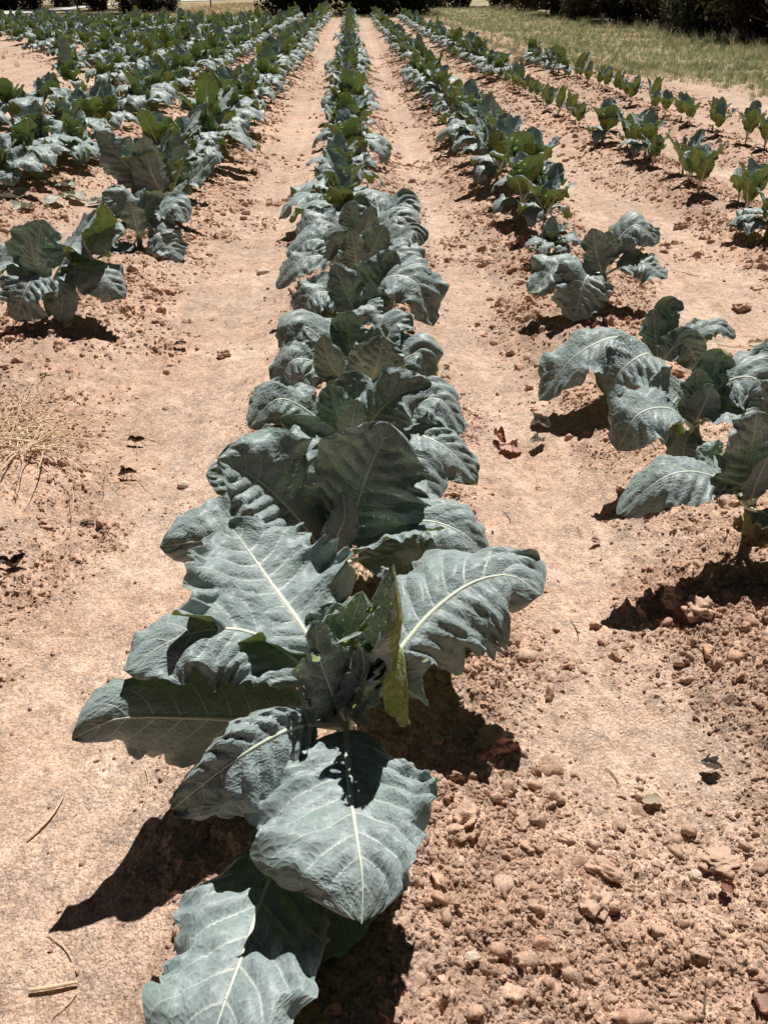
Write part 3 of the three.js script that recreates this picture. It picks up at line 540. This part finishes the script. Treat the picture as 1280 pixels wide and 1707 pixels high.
{ // what lies farther off reads as a mass
  const far = new THREE.Group(); far.name = 'distant_collard_plants'; far.userData = { kind: 'stuff', label: 'dense mass of collard plants at the far end of the field' }; scene.add(far);
  const bins = ['spread', 'upright', 'spread', 'upright'].map((t, i) => {
    const src = KINDS.far[t][i % 2 + (i > 1 ? 1 : 0)], parts = { 0: [], 1: [] };
    src.children.forEach((c) => { if (c.name !== 'leaf') return; for (const gi of [0, 1]) { const g = new THREE.BufferGeometry(), gr = c.geometry.groups[gi]; g.setAttribute('position', c.geometry.attributes.position); g.setAttribute('normal', c.geometry.attributes.normal); g.setAttribute('uv', c.geometry.attributes.uv); g.setIndex(Array.from(c.geometry.index.array).slice(gr.start, gr.start + gr.count)); parts[gi].push(g); } });
    return { t, list: [], geo: [mergeGeometries(parts[0]), mergeGeometries(parts[1])] };
  });
  seen.slice(296).forEach((p, i) => { const f = bins.filter((b) => b.t === (p.type === 'young' ? 'upright' : p.type)); f[i % f.length].list.push(p); });
  bins.forEach((b) => b.geo.forEach((g, gi) => {
    if (!b.list.length) return;
    const im = new THREE.InstancedMesh(g, LEAF[gi], b.list.length); im.name = 'leaves'; im.userData.kind = 'stuff'; im.castShadow = im.receiveShadow = true;
    b.list.forEach((p, k) => im.setMatrixAt(k, M4.compose(V(p.x, baseHeight(p.x, p.z) + 0.012, p.z), Q.setFromEuler(E.set(0, p.turn, 0)), V(p.s, p.s, p.s)))); far.add(im);
  }));
  console.log('plants in view', seen.length);
}

// ---------------------------------------------------------------- stones, fallen leaves, straw, sticks
const stoneMat = (r, g, b) => new THREE.MeshStandardMaterial({ color: new THREE.Color().setRGB(r, g, b), roughness: 0.85, bumpMap: soilBump, bumpScale: 0.001 });
const PALE = stoneMat(0.66, 0.55, 0.44), CLOD = stoneMat(0.54, 0.365, 0.275), DARK = stoneMat(0.22, 0.15, 0.11);
function stone(label, px, r, m, sx = 1, sy = 0.7, sz = 1, turn = 0, rough = 0.25, name = 'stone') {
  const p = groundAt(...px), o = tag(mesh(name, lump(px[0] * 0.37, 9, rough, 1), m), label, name === 'stone' ? 'stone' : 'clod of soil'); o.position.set(p.x, height(p.x, p.z, -p.z) + r * sy * (rough > 0.3 ? 0.2 : 0.35), p.z); o.scale.set(r * sx, r * sy, r * sz); o.rotation.y = turn; return o;
}
stone('pale rounded pebble on the path left of the second centre-row plant', [306, 806], 0.014, PALE, 1.1, 0.7, 0.9, 0, 0.12);
stone('long pale stone on the left path beside the centre row', [440, 460], 0.022, PALE, 1.5, 0.55, 0.7, 0.3, 0.12);
stone('pale pebble beside the broken crust at lower right', [1158, 1461], 0.0095, PALE, 1, 0.8, 1, 0, 0.12);
stone('pinkish pebble just off the tip of the front plant left leaf', [190, 1132], 0.011, stoneMat(0.6, 0.42, 0.32), 1.1, 0.7, 0.9, 0, 0.15);
stone('flat pale pebble in the crumbly soil at the bottom', [786, 1606], 0.008, PALE, 1.2, 0.6, 0.9, 0, 0.15);
stone('brown stone alone in the middle of the left path', [374, 600], 0.02, CLOD, 1.1, 0.9, 0.9, 0.4, 0.4);
stone('dark brown clod in the path by the left straw', [146, 874], 0.014, DARK, 1.1, 0.7, 0.9, 0.2, 0.5, 'soil_clod');
stone('round brown clod on the path right of the centre row', [805, 444], 0.024, CLOD, 1, 0.95, 0.9, 0.8, 0.35, 'soil_clod');
stone('small brown stone far up the left path beside a red leaf', [411, 360], 0.022, CLOD, 1, 0.9, 0.9, 0.2, 0.3);
stone('large reddish clod below the plant at the right edge', [1158, 1030], 0.028, CLOD, 1.1, 0.85, 1, 0.4, 0.45, 'soil_clod');
stone('reddish clod next to the largest one at right', [1122, 1012], 0.022, CLOD, 1.2, 0.8, 1, 1.4, 0.45, 'soil_clod');
stone('big shaded clod under the right leaf of the front plant', [818, 1240], 0.026, CLOD, 1.2, 0.85, 1, 0.1, 0.45, 'soil_clod');
stone('broken clod at the edge of the front plant shadow', [775, 1375], 0.026, CLOD, 1.1, 0.9, 1, 0.7, 0.5, 'soil_clod');
stone('flat plate of soil crust standing up at lower right', [1002, 1455], 0.019, CLOD, 1.4, 0.6, 0.8, -0.5, 0.45, 'soil_clod');
stone('crumbling soil lump just below the upturned crust plate', [985, 1510], 0.022, CLOD, 1.2, 0.7, 1, 0.9, 0.5, 'soil_clod');
stone('broad flat clod at the right edge above the pale pebble', [1205, 1440], 0.021, CLOD, 1.4, 0.6, 1, 0.3, 0.42, 'soil_clod');
stone('brown clod by the foot of the second right row', [1135, 378], 0.03, CLOD, 1.1, 0.8, 1, 0.3, 0.45, 'soil_clod');
stone('brown clod far at the right between the two right rows', [1235, 520], 0.03, CLOD, 1.2, 0.7, 1, 0.3, 0.45, 'soil_clod');

const dryMat = (r, g, b) => new THREE.MeshPhysicalMaterial({ color: new THREE.Color().setRGB(r, g, b), roughness: 1, transmission: 0.3, thickness: 0, side: THREE.DoubleSide, bumpMap: soilBump, bumpScale: 0.001 });
const RED = dryMat(0.48, 0.16, 0.11), PINK = dryMat(0.72, 0.43, 0.35), GREYL = dryMat(0.52, 0.53, 0.46), TAN = dryMat(0.72, 0.6, 0.42), BROWN = dryMat(0.13, 0.095, 0.07), STRAW = dryMat(0.85, 0.70, 0.5);
function fallen(label, px, len, W, m, turn, crump = 0.5, name = 'fallen_leaf') {
  const p = groundAt(...px), R = rngOf(px[0] * 31 + px[1]); p.y = height(p.x, p.z, -p.z);
  const pts = []; for (let i = 0; i <= 4; i++) { const t = i / 4 - 0.5; pts.push(V(Math.cos(turn) * len * t + (R() - .5) * len * 0.12, 0.008 + len * crump * 0.35 * R(), Math.sin(turn) * len * t + (R() - .5) * len * 0.12)); }
  const g = leafGeometry(pts, { W, ruffle: 0.3 * crump + 0.1, pucker: 0.25 * crump, fold: 0.3 * crump, curl: 0.8 * crump, tear: 0.2, seed: px[0] * 0.1, pf: 0.12 }, 18, 10); g.clearGroups();
  const o = tag(mesh(name, g, m), label, 'dead leaf'); o.position.copy(p); return o;
}
fallen('dry reddish leaf curled on the path right of the centre row', [850, 752], 0.065, 0.026, PINK, 0.9, 0.32);
fallen('narrow dark red leaf standing beside the dry reddish one', [832, 738], 0.06, 0.014, RED, 1.3, 0.9);
fallen('grey shrivelled leaf on the right path, upper of two', [898, 718], 0.07, 0.02, GREYL, 0.5, 0.7);
fallen('grey shrivelled leaf on the right path, lower of two', [893, 748], 0.055, 0.014, GREYL, -0.6, 0.8);
fallen('grey-green shrivelled leaf scrap on the path at lower right', [1180, 1282], 0.042, 0.011, GREYL, 0.5, 0.9);
fallen('cream dry leaf lying at the right edge of the path', [1262, 580], 0.12, 0.03, TAN, 0.1, 0.3);
fallen('tiny deep red leaf beside the clod at lower right', [1204, 1494], 0.02, 0.008, RED, 0.6, 0.5);
fallen('pale pink dry leaf cut by the bottom right corner', [1268, 1680], 0.035, 0.017, PINK, 1.1, 0.6);
fallen('brownish leaf scrap on the pale path at lower right', [1082, 1345], 0.035, 0.007, TAN, 0.1, 0.25);
fallen('pinkish leaf scrap on the soil near the right arching leaf', [990, 910], 0.025, 0.008, PINK, 0.3, 0.5);
fallen('flat grey leaf tip under the ragged plant of the right row', [1010, 682], 0.07, 0.025, GREYL, -0.4, 0.3);
[[60, 300, 'farthest left'], [95, 345, 'at the left edge'], [130, 338, 'left of the pale heap'], [165, 345, 'largest, whitest'], [190, 330, 'topmost'], [215, 352, 'right of the whitest one'], [40, 352, 'lowest left'], [110, 318, 'narrow, upper'], [240, 205, 'upper, between two plants'], [262, 215, 'beside a green plant stalk'], [290, 245, 'behind the tall dark leaves'], [30, 330, 'near the first left stalks']].forEach(([x, y, w], i) => fallen(`pale wilted leaf on soil by the tall dark plant, ${w}`, [x, y], 0.16 + 0.05 * (i % 3), 0.05, GREYL, i * 1.9, 0.35));
fallen('dark brown dead leaf beside dry weed stalks on the left path', [228, 742], 0.05, 0.009, BROWN, 0.1, 0.8);
fallen('dark brown dead leaf just below the dry weed stalks', [212, 797], 0.06, 0.010, BROWN, -0.3, 0.8);
fallen('dark shrivelled leaf on the left path near the upper row', [300, 583], 0.06, 0.008, BROWN, 0.1, 0.5);
fallen('black shrivelled leaf at the left edge of the foreground', [22, 950], 0.07, 0.012, BROWN, -0.6, 0.8);

function bladesGeometry(n, R, spread, len, flat, width, name2) { // thin bent blades rising and falling round a point
  const parts = [];
  for (let k = 0; k < n; k++) {
    const az = R() * 6.283, r0 = spread * (name2 ? 0.35 : 0.8) * Math.sqrt(R()), a1 = name2 ? az : R() * 6.283, e = flat + (name2 ? 1.2 : 0.75) * R() * R(), L = len * (0.45 + 0.75 * R()), P = [], b = R() * 1.2;
    let x = Math.cos(a1) * r0, y = 0.004, z = Math.sin(a1) * r0;
    for (let i = 0; i <= 5; i++) { P.push(V(x, Math.max(0.004 + R() * 0.004, y), z)); const ee = e - b * (i / 5) * 1.6; const a2 = az + b * i * 0.12; x += Math.cos(ee) * Math.cos(a2) * L / 5; z += Math.cos(ee) * Math.sin(a2) * L / 5; y += Math.sin(ee) * L / 5; }
    parts.push(taperTube(P, P.map(() => V(-Math.sin(az), 0.1, Math.cos(az))), (t) => width * (1 - 0.75 * t) * (0.7 + 0.6 * ((k * 7) % 5) / 5), 4));
  }
  return mergeGeometries(parts);
}
function straw(label, px, n, spread, len, flat, width, name = 'dry_grass_clump', m = STRAW) {
  const p = groundAt(...px), R = rngOf(px[0] + px[1] * 7), o = thing(name, label, 'dry grass', V(p.x, height(p.x, p.z, -p.z), p.z));
  const b = mesh('blades', bladesGeometry(n, R, spread, len, flat, width, name !== 'dry_grass_clump'), m, o); b.userData.kind = 'stuff'; return o;
}
straw('large clump of dry straw on the soil at the left edge', [18, 735], 150, 0.15, 0.22, 0.02, 0.0024);
straw('thin spread of dry straw reaching right from the straw clump', [80, 770], 34, 0.26, 0.15, 0.0, 0.0013);
straw('few dry stalks above the straw clump at the left edge', [60, 660], 18, 0.1, 0.18, 0.3, 0.0018);
straw('dry weed with pale spreading stalks on the left path', [235, 730], 16, 0.06, 0.08, 0.15, 0.0015);
straw('dry weed beside the second dark leaf on the left path', [225, 800], 16, 0.05, 0.09, 0.1, 0.0014);
straw('reddish dead weed standing in the path beside the right dry leaf', [846, 742], 9, 0.04, 0.07, 0.5, 0.0012, 'dead_weed', RED);
straw('tiny reddish grass tuft far up the left path', [470, 310], 22, 0.06, 0.07, 0.4, 0.0012, 'grass_tuft', RED);
function stick(label, a, b, r, m = STRAW, bend = 0.1) {
  const A = groundAt(...a), B = groundAt(...b), P = []; for (let i = 0; i <= 8; i++) { const t = i / 8, p = A.clone().lerp(B, t); p.x += Math.sin(t * 3.1) * bend * A.distanceTo(B); p.y = height(p.x, p.z, -p.z) + r * 1.2 + 0.002; P.push(p.sub(A)); }
  const o = tag(mesh('dry_stalk', taperTube(P, P.map(() => V(0, 1, 0)), (t) => r * (1 - 0.6 * Math.abs(t - 0.4)), 6), m), label, 'dry stalk'); o.position.copy(A);
}
stick('flat curved straw on the soil left of the front plant shadow', [50, 1410], [108, 1338], 0.0022);
stick('thick split straw lying near the bottom left corner', [50, 1652], [130, 1636], 0.0032);
stick('thin straw below the split straw at bottom left', [88, 1690], [128, 1650], 0.0011);
stick('short upright-looking straw beside the front plant left shadow', [240, 1352], [244, 1290], 0.0009);
stick('dark twig standing at the bottom right edge', [1168, 1707], [1173, 1655], 0.0014, BROWN, 0.02);
stick('thin brown twig on the path right of the front plant', [948, 1038], [962, 1072], 0.0011, BROWN);
stick('thin twig on the crumbs right of the front leaf', [1008, 1275], [1030, 1305], 0.001, BROWN);
stick('small bent twig beside the right leaf of the second plant', [838, 852], [850, 874], 0.0012, BROWN);
stick('thin twig near the crust plates at lower right', [930, 1390], [972, 1418], 0.0009, BROWN);
stick('thin curved straw near the left edge below the front shadow', [82, 1565], [120, 1600], 0.0009);
stick('long dry stem lying at the right edge of the right path', [1195, 573], [1250, 578], 0.0025, TAN, 0.01);
stick('dry twig on the path below the second right row', [1135, 455], [1165, 462], 0.002, BROWN);

// ---------------------------------------------------------------- verge, meadow, road, thicket and trees
const grassMat = new THREE.MeshPhysicalMaterial({ name: 'grass', color: new THREE.Color(1, 1, 1), roughness: 1, transmission: 0.3, thickness: 0, side: THREE.DoubleSide });
{
  const R = rngOf(99), parts = [];
  for (let k = 0; k < 16; k++) { // a tuft of flat bent blades
    const az = R() * 6.283, L = 0.5 + R() * 0.6, lean = 0.15 + R() * 0.75, w = 0.022 + R() * 0.02, g = new THREE.PlaneGeometry(w, L, 1, 4), p = g.attributes.position; g.translate(0, L / 2, 0);
    for (let i = 0; i < p.count; i++) { const t = p.getY(i) / L; p.setXYZ(i, p.getX(i) * (1 - 0.85 * t), L * t * (1 - 0.25 * lean * t), lean * L * 0.7 * t * t); }
    g.rotateY(az); g.translate((R() - .5) * 0.5, 0, (R() - .5) * 0.5); g.computeVertexNormals(); parts.push(g);
  }
  const tuft = mergeGeometries(parts);
  const make = (name, label, list, tone) => { const im = new THREE.InstancedMesh(tuft, grassMat, list.length); im.name = name; im.userData = { kind: 'stuff', label }; im.castShadow = im.receiveShadow = true; list.forEach(([x, z, h], k) => { im.setMatrixAt(k, M4.compose(V(x, baseHeight(x, z) - 0.01, z), Q.setFromEuler(E.set((R() - .5) * 0.3, R() * 6.3, (R() - .5) * 0.3)), V(h * 1.1, h, h * 1.1))); im.setColorAt(k, tone(C, R(), x, z)); }); scene.add(im); };
  const verge = [];
  for (let k = 0; k < 46000; k++) { const z = -(6.5 * Math.pow(60 / 6.5, R())), x = 2.3 + R() * 6.4, edge = 2.65 + 0.3 * vn(z * 0.7, 3, 300) + 1.35 * sm(-16, -11, z) + 2.4 * sm(-12, -7, z); if (x < edge && R() > 0.05 * sm(-0.7, 0, x - edge)) continue; if (R() < 0.55 * sm(0.0, 0.5, vn(x * 0.9, z * 0.9, 301)) + 0.3 * sm(edge + .8, edge, x)) continue; verge.push([x, z, 0.05 + 0.13 * R() * R() + 0.1 * sm(6, 8, x) * R() * R()]); }
  make('verge_grass', 'pale dry green grass verge between the rows and the thicket', verge, (c, r, x, z) => { const g = vn(x * 0.8, z * 0.8, 305) * 0.5 + 0.5; return r < 0.14 ? c.setRGB(0.74, 0.69, 0.48) : r < 0.28 ? c.setRGB(0.46, 0.42, 0.24) : r < 0.7 ? c.setRGB(lerp(0.24, 0.33, g), 0.33, lerp(0.13, 0.19, g)) : c.setRGB(0.14, 0.17, 0.07); });
  const weeds = []; for (let k = 0; k < 2600; k++) { const z = -(8 + 46 * Math.pow(R(), 1.5)), x = 3.2 + R() * 6; const t = sm(6.2, 8.4, x); if (x < 3.4 + 2.4 * sm(-14, -8, z) || R() > 0.12 + 0.88 * t || vn(x * 0.8, z * 0.6, 303) < -0.1) continue; weeds.push([x, z, 0.16 + 0.24 * R() * (0.35 + 0.65 * t)]); }
  make('tall_weeds', 'tall ragged dry weeds in the verge before the dark thicket', weeds, (c, r) => r < 0.45 ? c.setRGB(0.5, 0.45, 0.29) : r < 0.75 ? c.setRGB(0.26, 0.27, 0.13) : c.setRGB(0.13, 0.13, 0.07));
  const left = [];
  for (let k = 0; k < 5200; k++) { const z = -(11 + R() * 24), x = -5 - R() * 18; const n = (x - XC) / S; if (n > -3.6 || (z < -13.6 - (-n - 4) * 1.9 + 0.2 && n > -11.3) || R() < 0.6 * sm(-0.2, 0.3, vn(x * 0.6, z * 0.6, 310)) + 0.35 * sm(-15, -12, z)) continue; left.push([x, z, 0.05 + 0.12 * R()]); }
  make('field_edge_grass', 'thin weedy grass on the bare ground at the left field edge', left, (c, r) => r < 0.4 ? c.setRGB(0.4, 0.38, 0.2) : c.setRGB(0.22, 0.3, 0.09));
  const mead = [];
  for (let k = 0; k < 26000; k++) { const z = -(32.6 + 42 * Math.pow(R(), 1.6)), x = -30 + R() * 34; if (x > -2.6 && z > -38.5) continue; mead.push([x, z, x < -9 ? 0.04 + 0.06 * R() : 0.08 + 0.12 * R()]); }
  make('meadow_grass', 'dry brown meadow grass beyond the far end of the field', mead.filter(([x, z]) => !onRoad(x, z)), (c, r, x, z) => { const g = vn(x * 0.25, z * 0.25, 320); return z > -33.5 ? c.setRGB(0.28, 0.3, 0.13) : g > 0.25 ? c.setRGB(0.34, 0.3, 0.15) : c.setRGB(0.48, 0.38, 0.22); });
}
function roadLine() { return [[-160, 31, 24], [-40, 28, 21.5], [0, 26, 19.5], [64, 22, 16.5], [116, 17, 12.5], [160, 11.5, 8], [225, 6, 2.5], [300, 3, -0.5], [375, 1, -2.5]].map(([x, a, b]) => [groundAt(x, a), groundAt(x + 6, b)]); }
function onRoad(x, z) { const L = roadLine(); for (let i = 1; i < L.length; i++) { const zs = [...L[i], ...L[i - 1]].map((p) => p.z), xs = [...L[i], ...L[i - 1]].map((p) => p.x); if (x > Math.min(...xs) - 0.3 && x < Math.max(...xs) + 0.3 && z < Math.max(...zs) + 0.4 && z > Math.min(...zs) - 0.3) return true; } return false; }
{
  const L = roadLine(), pos = [], uv = [], idx = [];
  L.forEach(([a, b], i) => { for (const p of [a, b]) { pos.push(p.x, 0.035, p.z); uv.push(p.x, p.z); } if (i) { const k = i * 2; idx.push(k - 2, k, k - 1, k, k + 1, k - 1); } });
  const g = new THREE.BufferGeometry(); g.setAttribute('position', new THREE.Float32BufferAttribute(pos, 3)); g.setAttribute('uv', new THREE.Float32BufferAttribute(uv, 2)); g.setIndex(idx); g.computeVertexNormals();
  const t = soilColor.clone(); t.repeat.set(0.7, 0.7); t.needsUpdate = true;
  tag(mesh('road', g, new THREE.MeshStandardMaterial({ name: 'pale_road', color: new THREE.Color().setRGB(0.82, 0.8, 0.78), map: t, roughness: 0.9, side: THREE.DoubleSide })), null, null, null, 'structure');
}
const barkMat = new THREE.MeshStandardMaterial({ name: 'bark', color: new THREE.Color().setRGB(0.09, 0.07, 0.055), roughness: 0.95, bumpMap: soilBump, bumpScale: 0.01 });
const foliageMat = (r, g, b) => new THREE.MeshPhysicalMaterial({ name: 'foliage', color: new THREE.Color().setRGB(r, g, b), roughness: 1, transmission: 0.25, thickness: 0, specularIntensity: 0.4, side: THREE.DoubleSide });
const OLIVE = foliageMat(0.085, 0.085, 0.045), DEEP = foliageMat(0.035, 0.045, 0.022), DUSTY = foliageMat(0.13, 0.11, 0.075);
function foliage(R, n, blobs, size) { // leaf-sized bent faces through the volume of several blobs
  const pos = [], idx = [];
  for (let k = 0; k < n; k++) {
    const [bx, by, bz, br, bh] = blobs[Math.floor(R() * blobs.length)], u = R() * 2 - 1, a = R() * 6.283, r = Math.pow(R(), 0.42), q = Math.sqrt(1 - u * u);
    const c = V(bx + br * r * q * Math.cos(a), Math.max(0.03, by + bh * r * u), bz + br * r * q * Math.sin(a)), s = size * (0.5 + R());
    const t = V(R() - .5, R() - .6, R() - .5).normalize(), w = V(R() - .5, R() - .5, R() - .5).cross(t).normalize(), nn = V().crossVectors(t, w), b = pos.length / 3;
    for (const [i, j, l] of [[0, 0, 0], [0.5, 0.32, 0.1], [1, 0, 0.25], [0.5, -0.32, 0.1]]) { const v = c.clone().addScaledVector(t, i * s).addScaledVector(w, j * s).addScaledVector(nn, l * s); pos.push(v.x, v.y, v.z); }
    idx.push(b, b + 1, b + 3, b + 1, b + 2, b + 3);
  }
  const g = new THREE.BufferGeometry(); g.setAttribute('position', new THREE.Float32BufferAttribute(pos, 3)); g.setIndex(idx); g.computeVertexNormals(); return g;
}
const limb = (a, b, r0, r1, sag, R) => { const P = []; for (let i = 0; i <= 7; i++) { const t = i / 7, p = a.clone().lerp(b, t); p.x += (R() - .5) * 0.06 * a.distanceTo(b) * Math.sin(t * 3.14); p.z += (R() - .5) * 0.06 * a.distanceTo(b) * Math.sin(t * 3.14); p.y += sag * Math.sin(t * 3.14); P.push(p); } return taperTube(P, P.map(() => V(0.3, 0.2, 1).normalize()), (t) => lerp(r0, r1, t), 6); };
function makeShrub(seed, w, h, n, size, mat) {
  const R = rngOf(seed), o = new THREE.Group(), blobs = [], twigs = [];
  for (let i = 0; i < 12; i++) { const a = R() * 6.283, r = w * 0.55 * Math.sqrt(R()), y = h * (0.12 + 0.7 * R()); blobs.push([Math.cos(a) * r, y, Math.sin(a) * r, w * (0.3 + 0.25 * R()), h * (0.16 + 0.16 * R())]); }
  for (let i = 0; i < 26; i++) { const a = R() * 6.283, r = w * (0.4 + 0.7 * R()), y = h * (0.2 + 0.75 * R()); twigs.push(limb(V((R() - .5) * 0.4, 0, (R() - .5) * 0.4), V(Math.cos(a) * r, y, Math.sin(a) * r), 0.02, 0.004, 0.15 * h * R(), R)); }
  const s = new THREE.Mesh(mergeGeometries(twigs), barkMat); s.name = 'branches'; const c = new THREE.Mesh(foliage(R, n, blobs, size), mat); c.name = 'crown';
  for (const x of [s, c]) { x.castShadow = x.receiveShadow = true; o.add(x); }
  return o;
}
const shrubKinds = [makeShrub(11, 1.3, 2.6, 5200, 0.11, OLIVE), makeShrub(12, 1.5, 3.2, 5600, 0.12, DEEP), makeShrub(13, 1.2, 2.4, 4600, 0.10, DUSTY)];
const shrubUsed = new Set();
function shrub(label, x, z, k, s, turn, group) { const o = shrubUsed.has(k) ? shrubKinds[k].clone() : shrubKinds[k]; shrubUsed.add(k); o.name = numbered('shrub'); o.position.set(x, baseHeight(x, z), z); o.scale.setScalar(s); o.rotation.y = turn; o.userData = { label, category: 'shrub', group }; scene.add(o); }
{
  const R = rngOf(61), tone = ['olive', 'dark green', 'dusty brown'];
  const front = [[8.9, -13.5], [8.6, -16], [8.4, -18.5], [8.5, -21], [8.7, -23.6], [9.1, -26.4], [9.2, -29.4], [8.6, -32.2], [8.2, -35.4], [8.3, -39], [8.6, -43], [8.7, -48], [8.6, -54], [6.8, -59]];
  front.forEach(([x, z], i) => shrub(`${tone[i % 3]} thicket shrub behind the right grass verge, ${ordinal(i + 1)} from the right edge`, x + R() * 0.4, z, i % 3, 0.95 + 0.25 * R(), R() * 6.3, 'thicket shrubs along the right verge'));
  front.forEach(([x, z], i) => shrub(`${tone[(i + 1) % 3]} shrub deep in the dark thicket, ${ordinal(i + 1)} from right in its back line`, x + 1.9 + R() * 0.5, z - 0.8, (i + 1) % 3, 1.25 + 0.25 * R(), R() * 6.3, 'shrubs deep in the thicket'));
  [[-2.6, -42.5], [-1.3, -41.6], [0.1, -42.2], [1.5, -41.5], [2.9, -42.4], [4.6, -58]].forEach(([x, z], i) => shrub(`black-green bush at the end of the centre rows, ${ordinal(i + 1)} from left`, x, z, 1, 1.05 + 0.15 * R(), R() * 6.3, 'dark bushes beyond the field end'));
}
function makeTree(seed, h, r, n, mat) {
  const R = rngOf(seed), o = new THREE.Group(), wood = [], blobs = [];
  wood.push(limb(V(0, -0.1, 0), V(0.2, h * 0.62, 0.1), 0.2, 0.09, 0, R));
  for (let i = 0; i < 11; i++) { const a = i * 2.4 + R(), y0 = h * (0.2 + 0.4 * R()), e = V(Math.cos(a) * r * (0.55 + 0.4 * R()), y0 + h * (0.1 + 0.3 * R()), Math.sin(a) * r * (0.55 + 0.4 * R())); wood.push(limb(V(0.1, y0, 0.05), e, 0.07, 0.02, 0.2, R)); blobs.push([e.x, e.y, e.z, r * (0.32 + 0.2 * R()), h * 0.12]); }
  blobs.push([0.2, h * 0.8, 0.1, r * 0.55, h * 0.17], [0, h * 0.6, 0, r * 0.6, h * 0.15]);
  const s = new THREE.Mesh(mergeGeometries(wood), barkMat); s.name = 'trunk'; const c = new THREE.Mesh(foliage(R, n, blobs, 0.2), mat); c.name = 'crown';
  for (const x of [s, c]) { x.castShadow = x.receiveShadow = true; o.add(x); }
  return o;
}
const treeKinds = [makeTree(21, 7.5, 3, 6500, DEEP), makeTree(22, 6.5, 2.8, 6000, OLIVE)], treeUsed = new Set();
function tree(label, x, z, k, s, turn, group) { const o = treeUsed.has(k) ? treeKinds[k].clone() : treeKinds[k]; treeUsed.add(k); o.name = numbered('tree'); o.position.set(x, baseHeight(x, z), z); o.scale.setScalar(s); o.rotation.y = turn; o.userData = { label, category: 'tree', group }; scene.add(o); }
{
  const R = rngOf(62);
  [[12.2, -17], [12.6, -23], [12.8, -29], [12.2, -35], [11.8, -43], [9, -62], [4.5, -62], [1.5, -46.5], [-1.5, -46.5]].forEach(([x, z], i) => tree(`dark tree standing behind the thicket, ${ordinal(i + 1)} from the right`, x, z, i % 2, 0.95 + 0.2 * R(), R() * 6.3, 'trees behind the thicket'));
  const T = (px, label, k, s) => { const g = groundAt(...px); tree(label, g.x, g.z, k, s, px[0], 'trees by the far road'); };
  T([236, 20.5], 'dark tree with a bare trunk at the far left end of the field', 0, 1);
  T([175, 16], 'dark tree by the pale road left of the bare trunk', 1, 1);
  T([60, 13], 'dark tree beyond the pale road near the left edge', 1, 1);
  T([10, 16], 'dark tree at the left edge beyond the pale road', 0, 1);
  T([110, 9], 'dark tree beyond the road, right of the left-edge trees', 0, 1);
  const B = (px, label, s) => { const g = groundAt(...px); shrub(label, g.x, g.z, 1, s, px[0], 'low bushes by the far road'); };
  B([210, 23], 'low dark bush left of the bare trunk beyond the field', 0.55); B([262, 22], 'low dark bush right of the bare trunk beyond the field', 0.6); B([283, 20], 'low dark bush at the right end of the roadside group', 0.45); B([168, 18], 'low dark bush beside the pale road', 0.6);
  B([-8, 17.5], 'dark bush at the left corner beyond the road', 1); B([24, 16.5], 'dark bush beyond the road near the left corner', 1); B([62, 14.5], 'dark bush beyond the road between two trees', 1); B([96, 11.5], 'dark bush beyond the road above the field', 1); B([128, 8], 'farther dark bush beyond the road bend', 1.1);
  for (const [px, label, h] of [[[352, 13], 'thin dark post in the dry meadow beyond the field', 1.0], [[131, 21], 'thin dark post beside the pale road', 1.1]]) { const g = groundAt(...px), o = thing('fence_post', label, 'post', g); mesh('post', new THREE.CylinderGeometry(0.035, 0.045, h, 8).translate(0, h / 2, 0), barkMat, o); mesh('cap', new THREE.ConeGeometry(0.05, 0.04, 8).translate(0, h + 0.02, 0), barkMat, o); }
}
renderer.render(scene, camera);
